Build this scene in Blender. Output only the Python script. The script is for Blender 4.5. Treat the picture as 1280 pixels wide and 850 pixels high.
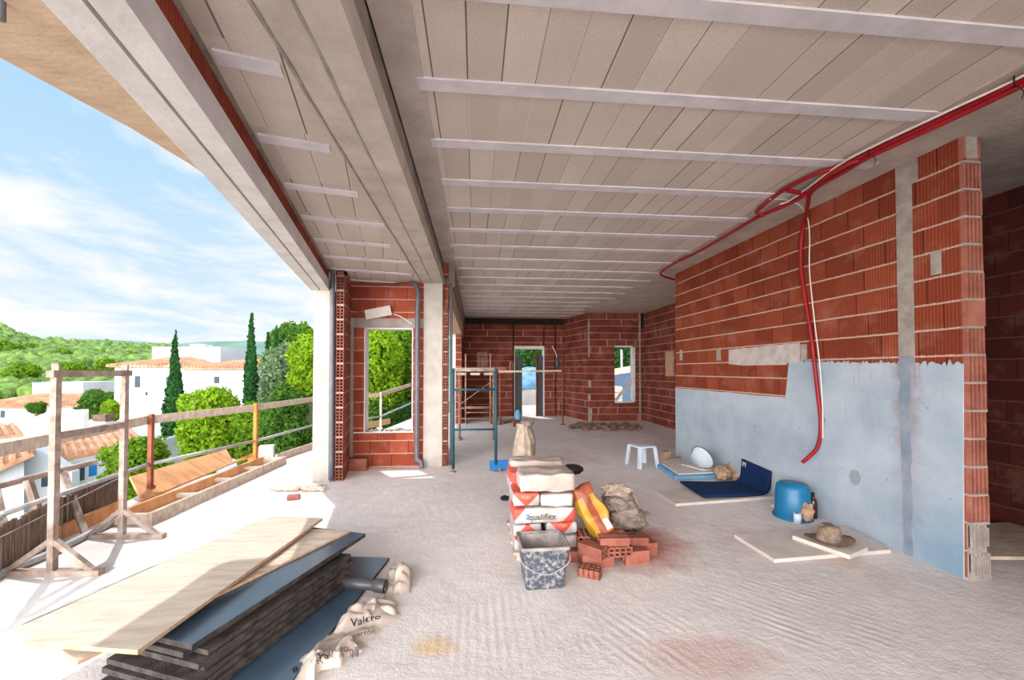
import bpy, bmesh, math, random
from mathutils import Vector, Matrix, Euler, noise as mnoise
for _o in list(bpy.data.objects): bpy.data.objects.remove(_o)
SC = bpy.context.scene; COL = SC.collection
PI = math.pi; R = math.radians
# ------------------------------------------------------------------ camera
F_PX, YAW, PITCH, CY, CAM_Z = 498.0, .0921, .0189, 453.64, 1.4975
cam = bpy.data.cameras.new('camera'); camo = bpy.data.objects.new('camera', cam); COL.objects.link(camo)
cam.sensor_fit = 'HORIZONTAL'; cam.sensor_width = 36.0; cam.lens = 36.0 * F_PX / 1280
cam.shift_y = (CY - 425) / 1280; cam.clip_start = .05; cam.clip_end = 3000
camo.location = (0, 0, CAM_Z); camo.rotation_euler = (PI / 2 + PITCH, 0, -YAW)
SC.camera = camo
_RT = Vector((math.cos(YAW), -math.sin(YAW), 0)); _F0 = Vector((math.sin(YAW), math.cos(YAW), 0)); _U0 = Vector((0, 0, 1))
_FW = _F0 * math.cos(PITCH) + _U0 * math.sin(PITCH); _UP = _U0 * math.cos(PITCH) - _F0 * math.sin(PITCH)
_O = Vector((0, 0, CAM_Z))
def ray(x, y): return _FW + _RT * ((x - 640) / F_PX) - _UP * ((y - CY) / F_PX)
def at(x, y, z=0.0):            # where the photo's (x, y) meets the level z
    r = ray(x, y); return _O + r * ((z - CAM_Z) / r.z)
def aX(x, y, X): r = ray(x, y); return _O + r * (X / r.x)
def aY(x, y, Y): r = ray(x, y); return _O + r * (Y / r.y)
def aD(x, y, D): return _O + ray(x, y) * D
# ------------------------------------------------------------------ light
def lin(c):
    f = lambda v: v / 12.92 if v <= .04045 else ((v + .055) / 1.055) ** 2.4
    return tuple(f(v / 255) for v in c) + (1.0,)
SUN_E, SKY_E, SKY_FILL_E, EXPO = 1.75, 1.0, 5.8, 1.08
SUN_DIR = Vector((-.537 * math.cos(R(63.5)), .843 * math.cos(R(63.5)), math.sin(R(63.5))))
sl = bpy.data.lights.new('sun', 'SUN'); sl.energy = SUN_E; sl.angle = R(.55); sl.color = (1, .975, .94)
so = bpy.data.objects.new('sun', sl); COL.objects.link(so)
so.rotation_euler = SUN_DIR.to_track_quat('Z', 'Y').to_euler(); so.location = (-8, 12, 25)
vs = SC.view_settings; SC.display_settings.display_device = 'sRGB'
vs.view_transform = 'Standard'; vs.look = 'None'; vs.exposure = EXPO; vs.gamma = 1; vs.use_curve_mapping = False
cy_ = SC.cycles; cy_.use_denoising = True; cy_.max_bounces = 10; cy_.diffuse_bounces = 7; cy_.transparent_max_bounces = 12
cy_.sample_clamp_indirect = 12; cy_.caustics_reflective = False; cy_.caustics_refractive = False
class NT:                        # short hand for node trees
    def __init__(s, nt): s.t = nt; s.N = nt.nodes; s.L = nt.links
    def put(s, sock, v):
        if isinstance(v, bpy.types.NodeSocket): s.L.new(v, sock)
        elif v is not None: sock.default_value = v
    def new(s, typ, ins=None, **kw):
        n = s.N.new(typ)
        for k, v in kw.items(): setattr(n, k, v)
        for k, v in (ins or {}).items(): s.put(n.inputs[k], v)
        return n
    def m(s, op, a, b=None, c=None, clamp=False):
        n = s.N.new('ShaderNodeMath'); n.operation = op; n.use_clamp = clamp
        for i, v in enumerate((a, b, c)):
            if v is not None: s.put(n.inputs[i], v)
        return n.outputs[0]
    def mix(s, f, a, b, bt='MIX'):
        n = s.N.new('ShaderNodeMix'); n.data_type = 'RGBA'; n.blend_type = bt
        s.put(n.inputs[0], f); s.put(n.inputs[6], a); s.put(n.inputs[7], b); return n.outputs[2]
    def rng(s, v, a, b, c=0.0, d=1.0):
        n = s.new('ShaderNodeMapRange', {0: v, 1: a, 2: b, 3: c, 4: d}); n.clamp = True; return n.outputs[0]
    def noise(s, vec, scale, detail=4, rough=.55, dist=0.0):
        n = s.new('ShaderNodeTexNoise', {'Vector': vec, 'Scale': scale, 'Detail': detail, 'Roughness': rough, 'Distortion': dist}); return n.outputs[0]
    def wn(s, x, y=0.0):
        c = s.new('ShaderNodeCombineXYZ', {0: x, 1: y}); return s.new('ShaderNodeTexWhiteNoise', {'Vector': c.outputs[0]}, noise_dimensions='2D').outputs[0]
    def coord(s, which='Object'): return s.new('ShaderNodeTexCoord').outputs[which]
    def xyz(s, v): n = s.new('ShaderNodeSeparateXYZ', {0: v}); return n.outputs
    def scl(s, v, k): return s.new('ShaderNodeVectorMath', {0: v, 1: k}, operation='MULTIPLY').outputs[0]
w = bpy.data.worlds.new('sky'); SC.world = w; w.use_nodes = True; w.node_tree.nodes.clear()
g = NT(w.node_tree); dv = g.coord('Generated'); dx, dy, dz = g.xyz(dv)
zc = g.m('MAXIMUM', dz, 0.0)
base = g.mix(g.rng(zc, .0, .5), lin((226, 242, 252)), lin((172, 216, 250)))
den = g.m('ADD', zc, .16)
pc = g.new('ShaderNodeCombineXYZ', {0: g.m('DIVIDE', dx, den), 1: g.m('DIVIDE', dy, den), 2: dz}).outputs[0]
cl = g.rng(g.noise(g.scl(pc, (1.0, .8, 1)), 1.5, 8, .6, .35), .43, .58)
skyc = g.mix(g.m('MULTIPLY', cl, .9), base, (1.0, 1.0, 1.0, 1))
# unseen bright band added low in the sky behind the camera, fills the interior
sky_fill = g.m('MULTIPLY', g.rng(g.m('MULTIPLY', dy, -1.0), .15, .7), g.rng(dz, .38, .62, 1.0, 0.0))
skyc = g.mix(sky_fill, skyc, (1.0, .965, .93, 1))
bg = g.new('ShaderNodeBackground', {'Color': skyc, 'Strength': g.m('MULTIPLY', g.m('MULTIPLY_ADD', sky_fill, SKY_FILL_E, .49), SKY_E)})
g.L.new(bg.outputs[0], g.new('ShaderNodeOutputWorld').inputs[0])
# ------------------------------------------------------------------ materials
def begin(name):
    m = bpy.data.materials.new(name); m.use_nodes = True; m.node_tree.nodes.clear(); return m, NT(m.node_tree)
def finish(g, col, rough=.85, bump=None, bstr=.3, bdist=.01, metal=0.0, spec=.25, alpha=None, trans=0.0):
    b = g.new('ShaderNodeBsdfPrincipled', {'Base Color': col, 'Roughness': rough, 'Metallic': metal, 'Specular IOR Level': spec})
    if bump is not None:
        g.put(b.inputs['Normal'], g.new('ShaderNodeBump', {'Strength': bstr, 'Distance': bdist, 'Height': bump}).outputs[0])
    if alpha is not None: g.put(b.inputs['Alpha'], alpha)
    out = b.outputs[0]
    if trans:
        t = g.new('ShaderNodeBsdfTranslucent', {'Color': col}); mx = g.new('ShaderNodeMixShader', {0: trans, 1: out, 2: t.outputs[0]}); out = mx.outputs[0]
    g.L.new(out, g.new('ShaderNodeOutputMaterial').inputs[0])
def surf(name, c1, c2=None, scale=6, rough=.85, bump=.25, bscale=40, metal=0.0, spec=.25, rnd=0.0, stretch=(1, 1, 1), sharp=(.35, .65), trans=0.0, bdist=.01):
    m, g = begin(name); v = g.scl(g.coord(), stretch)
    col = lin(c1) if c2 is None else g.mix(g.rng(g.noise(v, scale, 6, .6), *sharp), lin(c1), lin(c2))
    if rnd:
        oi = g.new('ShaderNodeObjectInfo').outputs['Random']
        col = g.mix(1.0, col, g.new('ShaderNodeCombineColor', {0: g.rng(oi, 0, 1, 1 - rnd, 1), 1: g.rng(oi, 0, 1, 1 - rnd, 1), 2: g.rng(oi, 0, 1, 1 - rnd, 1)}).outputs[0], 'MULTIPLY')
    finish(g, col, rough, g.noise(v, bscale, 4) if bump else None, bump, bdist, metal, spec, None, trans); return m
def brickmat(name, ca, cb, mort, ch=.2, bl=.29, mt=.055, vj=.012, vcol=(52, 20, 12), stain=.25, ribs=1.0, joint_mortar=0.0):
    m, g = begin(name); u, v, _ = g.xyz(g.coord('UV')); oc = g.coord('UV')
    wob = g.m('MULTIPLY', g.m('SUBTRACT', g.noise(oc, 9, 3), .5), .05)
    vv = g.m('ADD', g.m('DIVIDE', v, ch), wob); row = g.m('FLOOR', vv); fv = g.m('FRACT', vv)
    uu = g.m('ADD', g.m('DIVIDE', u, bl), g.m('ADD', g.m('MULTIPLY', row, .5), g.m('MULTIPLY', g.wn(row, 3.3), .5)))
    ci = g.m('FLOOR', uu); fu = g.m('FRACT', uu)
    rn = g.wn(row, ci)
    col = g.mix(rn, lin(ca), lin(cb))
    col = g.mix(g.m('MULTIPLY', g.rng(g.noise(oc, 3.2, 5, .65), .52, .8), stain), col, lin((205, 165, 145)))
    rib = g.m('SINE', g.m('MULTIPLY', u, 2 * PI / .024))
    col = g.mix(g.rng(rib, -1, -.2, .28 * ribs, 0.0), col, lin((70, 22, 10)))
    vm = g.m('LESS_THAN', g.m('ABSOLUTE', g.m('SUBTRACT', fu, .02)), vj)
    vshow = g.m('GREATER_THAN', g.wn(ci, g.m('ADD', row, 7.7)), .25)
    vmort = g.m('MULTIPLY', g.m('LESS_THAN', g.wn(ci, g.m('ADD', row, 1.7)), joint_mortar), g.m('LESS_THAN', fu, .1))
    col = g.mix(g.m('MULTIPLY', vm, vshow), col, lin(vcol))
    col = g.mix(vmort, col, g.mix(.35, lin(mort), lin(ca)))
    ed = g.m('ADD', fv, g.m('MULTIPLY', g.m('SUBTRACT', g.noise(oc, 38, 3), .5), .07))
    hm = g.rng(ed, mt, mt + .035, 1.0, 0.0)
    mcol = g.mix(g.noise(oc, 30, 2), lin(mort), lin(tuple(int(k * .85) for k in mort)))
    col = g.mix(hm, col, mcol)
    h = g.m('ADD', g.m('MULTIPLY', rib, .35 * ribs), g.m('MULTIPLY', hm, 1.2)); h = g.m('SUBTRACT', h, g.m('MULTIPLY', vm, 2.0)); h = g.m('ADD', h, g.m('MULTIPLY', g.noise(oc, 60, 3), .6))
    finish(g, col, .9, h, .6, .004); return m
def tilemat(name, ca, cb, tw=.2, bay=.6136, y0=1.80):
    m, g = begin(name); uv = g.coord('UV'); u, v, _ = g.xyz(uv)
    rowf = g.m('DIVIDE', g.m('SUBTRACT', v, y0), bay); row = g.m('FLOOR', rowf)
    uu = g.m('ADD', g.m('DIVIDE', u, tw), g.m('MULTIPLY', g.wn(row, 2.2), .35)); ci = g.m('FLOOR', uu); fu = g.m('FRACT', uu)
    col = g.mix(g.wn(row, ci), lin(ca), lin(cb))
    col = g.mix(g.m('MULTIPLY', g.rng(g.noise(uv, 2.1, 6, .6), .35, .75), .5), col, lin(tuple(int(k * .86) for k in ca)))
    col = g.mix(g.m('MULTIPLY', g.rng(g.noise(uv, 90, 3), .45, .7), .22), col, lin((120, 104, 92)))
    col = g.mix(g.m('MULTIPLY', g.rng(g.noise(g.scl(uv, (1, 3, 1)), 1.3, 5, .6), .6, .75), .35), col, lin((225, 213, 205)))
    jd = g.m('LESS_THAN', g.m('ABSOLUTE', g.m('SUBTRACT', fu, .02)), g.m('MULTIPLY', g.wn(ci, g.m('ADD', row, 5.1)), .026))
    jl = g.m('MULTIPLY', g.m('LESS_THAN', fu, .08), g.m('GREATER_THAN', g.wn(ci, g.m('ADD', row, 9.4)), .72))
    col = g.mix(g.m('MULTIPLY', jl, .5), col, lin((220, 208, 200)))
    col = g.mix(g.m('MULTIPLY', jd, .8), col, lin((70, 58, 50)))
    h = g.m('SUBTRACT', g.m('MULTIPLY', g.noise(uv, 90, 4), .6), g.m('MULTIPLY', jd, 2.5))
    finish(g, col, .95, h, .5, .004); return m
MT = {}
MT['brick'] = brickmat('red_hollow_brick', (148, 70, 44), (122, 52, 32), (204, 174, 156))
MT['brick_course'] = brickmat('red_brick_ribbed_course', (150, 66, 42), (118, 48, 30), (190, 150, 130), ch=9.0, mt=-.2, vj=.01)
MT['brick_far'] = brickmat('red_brick_far_wall', (134, 68, 52), (104, 48, 38), (188, 154, 140), stain=.3, ribs=.5, vj=.012, vcol=(96, 48, 38), joint_mortar=.12)
MT['brick_win'] = brickmat('red_brick_window_wall', (158, 76, 54), (132, 58, 42), (200, 158, 136), bl=.29, stain=.3)
MT['brick_dark'] = brickmat('red_brick_passage', (92, 40, 32), (72, 30, 25), (104, 76, 68), ribs=.3)  # same brick, darkened in colour for the shade of passage and chases
MT['tile'] = tilemat('ceiling_vault_tiles', (222, 209, 198), (203, 189, 178))
MT['tile_left'] = tilemat('ceiling_vault_tiles_terrace_side', (212, 200, 190), (196, 183, 172), bay=.64, y0=0.0)
MT['joist'] = surf('pale_concrete_joist', (222, 216, 220), (204, 198, 203), 5, bump=.2, bscale=50)
MT['conc'] = surf('rough_concrete', (206, 195, 186), (180, 168, 159), 3.2, bump=.45, bscale=26)
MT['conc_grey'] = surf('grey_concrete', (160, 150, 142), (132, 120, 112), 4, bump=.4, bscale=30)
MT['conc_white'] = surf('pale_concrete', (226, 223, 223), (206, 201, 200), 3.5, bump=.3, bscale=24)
MT['conc_col'] = surf('column_concrete', (186, 179, 172), (164, 156, 148), 3.5, bump=.3, bscale=24)
MT['conc_tan'] = surf('board_marked_concrete', (206, 180, 158), (186, 160, 138), 4, bump=.5, bscale=14, stretch=(.8, 1.6, 1))
MT['mortar'] = surf('grey_mortar', (170, 160, 152), (140, 130, 124), 9, bump=.6, bscale=40)
MT['dark'] = surf('bitumen_black', (34, 28, 27), (52, 42, 38), 10, bump=.3)
def floormat():
    m, g = begin('dusty_screed'); p = g.coord('UV'); u, v, _ = g.xyz(p)
    col = g.mix(g.rng(g.noise(p, 1.1, 7, .62), .3, .7), lin((204, 195, 194)), lin((224, 217, 214)))
    col = g.mix(g.m('MULTIPLY', g.rng(g.noise(p, 5.5, 6, .7), .45, .75), .55), col, lin((236, 230, 224)))
    col = g.mix(g.m('MULTIPLY', g.rng(g.noise(g.scl(p, (1, .6, 1)), .8, 5, .6), .56, .72), .45), col, lin((192, 156, 140)))
    col = g.mix(g.m('MULTIPLY', g.rng(g.noise(p, 2.6, 4, .6, 1.0), .66, .76), .35), col, lin((200, 172, 130)))
    col = g.mix(g.m('MULTIPLY', g.rng(g.noise(p, 34, 3), .68, .74), .35), col, lin((120, 105, 98)))
    def spot(cx, cy, rx, ry):
        a = g.m('POWER', g.m('DIVIDE', g.m('SUBTRACT', u, cx), rx), 2.0); b = g.m('POWER', g.m('DIVIDE', g.m('SUBTRACT', v, cy), ry), 2.0)
        d = g.m('ADD', g.m('ADD', a, b), g.m('MULTIPLY', g.m('SUBTRACT', g.noise(p, 4, 5, .7), .5), 1.6)); return g.rng(d, .1, 1.0, 1.0, 0.0)
    col = g.mix(g.m('MULTIPLY', spot(1.38, 3.35, .55, .55), .8), col, lin((168, 92, 72)))       # brick dust round the pile
    col = g.mix(g.m('MULTIPLY', spot(1.2, 2.0, .45, .22), .5), col, lin((196, 150, 142)))
    col = g.mix(g.m('MULTIPLY', spot(-.22, 2.22, .14, .1), .7), col, lin((214, 180, 130)))
    warp = g.m('MULTIPLY', g.noise(p, 2.5, 4), 3.0)
    def comb(cx, cy, rx, ry, ang, per):
        t = g.m('ADD', g.m('MULTIPLY', u, math.cos(ang)), g.m('MULTIPLY', v, math.sin(ang)))
        return g.m('MULTIPLY', g.m('SINE', g.m('ADD', g.m('MULTIPLY', t, 2 * PI / per), warp)), spot(cx, cy, rx, ry))
    rd = g.m('ADD', comb(.28, 2.32, .6, .45, 0, .055), comb(.95, 2.15, .5, .35, .5, .06)); rd = g.m('ADD', rd, comb(1.95, 2.35, .7, .5, .75, .06)); rd = g.m('ADD', rd, g.m('MULTIPLY', comb(-.4, 4.6, .6, .7, .3, .1), .5))
    h = g.m('ADD', g.m('MULTIPLY', g.m('MULTIPLY', rd, g.rng(g.noise(p, 3.1, 4, .6), .42, .62)), .26), g.m('ADD', g.m('MULTIPLY', g.noise(p, 11, 6, .65), 1.6), g.m('MULTIPLY', g.noise(p, 60, 3), .5)))
    col = g.mix(g.rng(rd, .2, .9, 0, .12), col, lin((228, 222, 214)))
    finish(g, col, .92, h, .5, .01); return m
MT['floor'] = floormat()
MT['ply'] = surf('plywood_face', (198, 184, 170), (176, 160, 145), 3, bump=.1, stretch=(1.2, 7, 1), rough=.7)
MT['ply_edge'] = surf('plywood_warm', (198, 166, 138), (172, 136, 106), 6, bump=.15, stretch=(1, 6, 1), rough=.75)
MT['form'] = surf('orange_formwork_board', (220, 164, 112), (188, 132, 92), 2.6, bump=.2, stretch=(1, 3, 1), rough=.7)
MT['oldwood'] = surf('weathered_timber', (212, 196, 180), (176, 156, 138), 5, bump=.3, stretch=(1, 4, 2))
MT['black_board'] = surf('black_board_edge', (46, 42, 41), (84, 77, 74), 14, bump=.5, bscale=120, rough=.6)
MT['sheen_board'] = surf('black_board_face', (58, 76, 96), (70, 90, 110), 4, bump=.03, rough=.22, spec=.9)  # blue sky reflection is put into the face colour
MT['steel'] = surf('dusty_rusty_steel', (176, 160, 150), (128, 108, 98), 9, bump=.3, rough=.7, metal=.15)
MT['galv'] = surf('galvanised_tube', (186, 184, 184), (150, 148, 150), 8, bump=.1, rough=.5, metal=.4)
MT['rust'] = surf('rusty_post', (150, 92, 70), (120, 66, 48), 8, bump=.3)
MT['orange'] = surf('orange_paint', (224, 140, 76), (200, 116, 60), 8, bump=.1)
MT['teal'] = surf('teal_scaffold_paint', (22, 70, 88), (44, 84, 92), 11, bump=.2, rough=.55)
MT['tan_steel'] = surf('mortar_coated_steel', (172, 140, 122), (136, 100, 84), 10, bump=.3)
MT['blue'] = surf('blue_plastic', (20, 112, 178), (14, 92, 156), 5, bump=.05, rough=.4, spec=.5)
MT['turq'] = surf('turquoise_plastic', (12, 108, 152), (10, 90, 136), 4, bump=.08, rough=.4, spec=.5)
MT['navy'] = surf('navy_foam', (8, 34, 74), (12, 42, 84), 30, bump=.3, bscale=90, rough=.9)
MT['navy_dark'] = surf('navy_foam_edge', (14, 20, 34), (20, 26, 42), 30, bump=.3)
MT['white'] = surf('white_gypsum', (208, 200, 194), (192, 182, 175), 5, bump=.15)
MT['white_pl'] = surf('white_plastic', (200, 210, 222), (186, 196, 210), 4, bump=.05, rough=.45, spec=.5)
MT['xps'] = surf('pale_blue_foam', (120, 168, 204), (100, 148, 186), 8, bump=.15)
MT['brickp'] = surf('clay', (172, 110, 94), (142, 82, 68), 7, bump=.4, rnd=.16)
MT['pvc'] = surf('grey_pvc', (104, 104, 111), (86, 86, 93), 5, bump=.05, rough=.45, spec=.4)
MT['pvc_dark'] = surf('charcoal_pvc', (74, 72, 76), (60, 58, 62), 5, bump=.05, rough=.4, spec=.5)
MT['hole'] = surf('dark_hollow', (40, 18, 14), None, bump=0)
MT['black'] = surf('black_rubber', (24, 22, 24), (36, 34, 36), 9, bump=.2, rough=.6)
MT['red'] = surf('red_corrugated_conduit', (158, 14, 28), (132, 8, 22), 5, bump=0, rough=.5, spec=.4)
MT['cable'] = surf('white_cable', (218, 208, 200), None, bump=0, rough=.5)
MT['cable_dk'] = surf('grey_cable', (84, 76, 74), None, bump=0, rough=.6)
MT['straw'] = surf('straw', (150, 130, 112), (112, 94, 80), 30, bump=.6, bscale=120)
MT['paper'] = surf('brown_paper', (184, 154, 130), (140, 110, 90), 12, bump=.4)
MT['sack'] = surf('beige_sack', (190, 174, 158), (156, 138, 122), 9, bump=.4, bscale=60)
MT['greybag'] = surf('grey_sack', (150, 134, 124), (96, 82, 76), 6, bump=.4)
MT['brownglass'] = surf('brown_bottle', (52, 26, 20), None, bump=0, rough=.15, spec=.6)
MT['bucket'] = surf('splashed_grey_rubber', (66, 72, 84), (160, 156, 154), 32, bump=.3, rough=.6, sharp=(.46, .68))
MT['bucket_in'] = surf('mortar_crusted_rubber', (120, 112, 108), (168, 160, 156), 8, bump=.5)
MT['render'] = surf('white_house_render', (176, 184, 193), (164, 173, 183), .6, bump=.1)
MT['roof'] = surf('terracotta_roof', (190, 146, 116), (146, 100, 76), 1.6, bump=.5, stretch=(1, 1, 1))
MT['winglass'] = surf('dark_window_glass', (48, 60, 70), None, bump=0, rough=.5, spec=.2)
MT['reed'] = surf('brown_reed', (136, 116, 102), (98, 80, 70), 26, bump=.6, stretch=(3, 3, .25))
MT['trunk'] = surf('bark', (120, 98, 82), (84, 66, 54), 8, bump=.5)
MT['alu'] = surf('anthracite_aluminium', (66, 66, 72), (58, 58, 64), 3, bump=0, rough=.45, spec=.4)
MT['soil'] = surf('dry_slope', (150, 132, 110), (108, 112, 74), .35, bump=.4, bscale=3)
MT['wallgrey'] = surf('grey_yard_wall', (160, 152, 150), (138, 132, 132), 2, bump=.2)
MT['roadw'] = surf('pale_paving', (220, 214, 206), (196, 188, 180), 2, bump=.2)
MT['tarp'] = surf('pale_blue_tarpaulin', (110, 150, 180), (70, 110, 144), 3, bump=.2, rough=.5)
MT['slate'] = surf('blue_grey_wall', (76, 94, 114), (62, 80, 100), 3, bump=.2)
def leafmat(name, a, b, tr=.4):
    m, g = begin(name); p = g.coord(); isl = g.new('ShaderNodeNewGeometry').outputs['Random Per Island']
    col = g.mix(g.m('ADD', g.m('MULTIPLY', isl, .6), g.m('MULTIPLY', g.noise(p, .9, 3), .4)), lin(a), lin(b)); finish(g, col, .8, None, trans=tr, spec=.1); return m
MT['leaf_pine'] = leafmat('pine_green', (116, 150, 36), (66, 104, 24)); MT['leaf_lime'] = leafmat('lime_green', (140, 172, 36), (92, 130, 28))
MT['leaf_olive'] = leafmat('olive_green', (120, 142, 104), (78, 104, 68)); MT['leaf_cyp'] = leafmat('cypress_green', (44, 86, 40), (26, 58, 28), .15)
MT['leaf_mid'] = leafmat('mid_green', (84, 122, 42), (48, 84, 32)); MT['leaf_dark'] = leafmat('deep_green', (58, 98, 42), (32, 64, 28), .3)
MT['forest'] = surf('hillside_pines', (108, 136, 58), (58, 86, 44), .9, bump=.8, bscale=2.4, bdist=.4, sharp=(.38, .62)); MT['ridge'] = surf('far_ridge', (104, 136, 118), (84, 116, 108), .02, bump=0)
# ------------------------------------------------------------------ mesh helpers
class MB:
    def __init__(s): s.v = []; s.f = []
    def add(s, vs, fs):
        n = len(s.v); s.v += [Vector(a) for a in vs]; s.f += [tuple(i + n for i in f) for f in fs]; return s
    def hexa(s, b, t):            # four bottom and four top corners, counter-clockwise seen from above
        return s.add(list(b) + list(t), [(3, 2, 1, 0), (4, 5, 6, 7), (0, 1, 5, 4), (1, 2, 6, 5), (2, 3, 7, 6), (3, 0, 4, 7)])
    def box(s, c, size, rot=None):
        x, y, z = (k / 2 for k in size); M = Euler(rot).to_matrix() if rot else Matrix.Identity(3); c = Vector(c)
        P = lambda a, b, d: c + M @ Vector((a * x, b * y, d * z))
        q = [(-1, -1), (1, -1), (1, 1), (-1, 1)]
        return s.hexa([P(a, b, -1) for a, b in q], [P(a, b, 1) for a, b in q])
    def ext(s, x0, x1, y0, y1, z0, z1): return s.box(((x0 + x1) / 2, (y0 + y1) / 2, (z0 + z1) / 2), (abs(x1 - x0), abs(y1 - y0), abs(z1 - z0)))
    def quadslab(s, pts, th): return s.hexa([Vector(p) - Vector((0, 0, th)) for p in pts], pts)
    def prism(s, poly, d):        # planar polygon swept by vector d
        n = len(poly); d = Vector(d); P = [Vector(p) for p in poly]
        return s.add(P + [p + d for p in P], [tuple(range(n - 1, -1, -1)), tuple(range(n, 2 * n))] + [(i, (i + 1) % n, n + (i + 1) % n, n + i) for i in range(n)])
    def bar(s, a, b, w, h, up=(0, 0, 1)):
        a, b = Vector(a), Vector(b); d = (b - a).normalized(); r = d.cross(Vector(up))
        if r.length < 1e-3: r = d.cross(Vector((0, 1, 0)))
        r.normalize(); u = r.cross(d); q = [(-1, -1), (1, -1), (1, 1), (-1, 1)]
        A = [a + r * (x * w / 2) + u * (y * h / 2) for x, y in q]; B = [p + (b - a) for p in A]
        return s.add(A + B, [(0, 1, 2, 3), (7, 6, 5, 4)] + [(i, i + 4, (i + 1) % 4 + 4, (i + 1) % 4) for i in range(4)])
    def tube(s, path, r, seg=10, cap=True):
        P = [Vector(p) for p in path]; rr = r if isinstance(r, (list, tuple)) else [r] * len(P); n0 = len(s.v); prev = None
        for i, p in enumerate(P):
            d = ((P[min(i + 1, len(P) - 1)] - P[max(i - 1, 0)]) or Vector((0, 0, 1))).normalized()
            if prev is None: a = d.cross(Vector((0, 0, 1)) if abs(d.z) < .9 else Vector((1, 0, 0))).normalized()
            else: a = (prev - d * prev.dot(d)).normalized()
            prev = a; b = d.cross(a)
            s.v += [p + (a * math.cos(2 * PI * k / seg) + b * math.sin(2 * PI * k / seg)) * rr[i] for k in range(seg)]
        for i in range(len(P) - 1):
            for k in range(seg):
                q = n0 + i * seg; s.f.append((q + k, q + (k + 1) % seg, q + seg + (k + 1) % seg, q + seg + k))
        if cap: s.f.append(tuple(n0 + k for k in range(seg - 1, -1, -1))); s.f.append(tuple(n0 + (len(P) - 1) * seg + k for k in range(seg)))
        return s
    def lathe(s, c, prof, seg=24, sx=1, sy=1):
        c = Vector(c); n0 = len(s.v)
        for r, z in prof: s.v += [c + Vector((r * sx * math.cos(2 * PI * k / seg), r * sy * math.sin(2 * PI * k / seg), z)) for k in range(seg)]
        for i in range(len(prof) - 1):
            for k in range(seg): q = n0 + i * seg; s.f.append((q + k, q + (k + 1) % seg, q + seg + (k + 1) % seg, q + seg + k))
        if prof[0][0] > 0: s.f.append(tuple(n0 + k for k in range(seg - 1, -1, -1)))
        if prof[-1][0] > 0: s.f.append(tuple(n0 + (len(prof) - 1) * seg + k for k in range(seg)))
        return s
    def move(s, M): s.v = [M @ p for p in s.v]; return s
def wm(o):
    M = Matrix.LocRotScale(o.location, o.rotation_euler, o.scale)
    return wm(o.parent) @ M if o.parent else M
def obj(name, mb, mat, parent=None, smooth=False, bevel=0.0, uvdir=None):
    me = bpy.data.meshes.new(name); V = mb.v
    lo = Vector((min(p.x for p in V), min(p.y for p in V), min(p.z for p in V))); hi = Vector((max(p.x for p in V), max(p.y for p in V), max(p.z for p in V)))
    if parent is None: org = Vector(((lo.x + hi.x) / 2, (lo.y + hi.y) / 2, lo.z)); L = [p - org for p in V]
    else: I = wm(parent).inverted(); L = [I @ p for p in V]
    me.from_pydata([tuple(p) for p in L], [], mb.f); me.update()
    uv = me.uv_layers.new(name='UVMap')
    for pl in me.polygons:
        vi = [V[i] for i in pl.vertices]; n = (vi[1] - vi[0]).cross(vi[2] - vi[0]) if len(vi) > 2 else Vector((0, 0, 1))
        if abs(n.z) > .8 * n.length:
            for li, p in zip(pl.loop_indices, vi): uv.data[li].uv = (p.x, p.y) if uvdir is None else (p.x * uvdir[0] + p.y * uvdir[1], -p.x * uvdir[1] + p.y * uvdir[0])
        else:
            t = Vector((-n.y, n.x, 0)).normalized()
            if abs(t.x) > abs(t.y): t = t if t.x > 0 else -t
            else: t = t if t.y > 0 else -t
            for li, p in zip(pl.loop_indices, vi): uv.data[li].uv = (p.dot(t), p.z)
    me.materials.append(mat if not isinstance(mat, str) else MT[mat])
    bm = bmesh.new(); bm.from_mesh(me); bmesh.ops.recalc_face_normals(bm, faces=bm.faces); bm.to_mesh(me); bm.free()
    o = bpy.data.objects.new(name, me); COL.objects.link(o)
    if parent is None: o.location = org
    else: o.parent = parent
    if smooth: me.polygons.foreach_set('use_smooth', [True] * len(me.polygons))
    if bevel:
        md = o.modifiers.new('bevel', 'BEVEL'); md.width = bevel; md.segments = 2; md.limit_method = 'ANGLE'
    return o
def tag(o, label, cat, group=None):
    o['label'] = label; o['category'] = cat
    if group: o['group'] = group
    return o
def struct(name, mb, mat, parent=None, **k):
    o = obj(name, mb, mat, parent, **k); o['kind'] = 'structure'; return o
def thing(name, label, cat, loc, rz=0.0, group=None):
    o = bpy.data.objects.new(name, None); COL.objects.link(o); o.location = loc; o.rotation_euler = (0, 0, rz); o.empty_display_size = .1
    return tag(o, label, cat, group)
def dup(root, loc, rot, label=None):
    r = root.copy(); COL.objects.link(r); r.location = loc; r.rotation_euler = rot if not isinstance(rot, (int, float)) else (0, 0, rot)
    if label: r['label'] = label
    for ch in list(root.children):
        c = ch.copy(); COL.objects.link(c); c.parent = r
        for gch in list(ch.children):
            d = gch.copy(); COL.objects.link(d); d.parent = c
    return r
def smoothpath(P, k=8):
    P = [Vector(p) for p in P]; out = []
    for i in range(len(P) - 1):
        a, b, c, d = P[max(i - 1, 0)], P[i], P[i + 1], P[min(i + 2, len(P) - 1)]
        for j in range(k):
            t = j / k; out.append(.5 * (2 * b + (c - a) * t + (2 * a - 5 * b + 4 * c - d) * t * t + (3 * b - a - 3 * c + d) * t ** 3))
    return out + [P[-1]]
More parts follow.
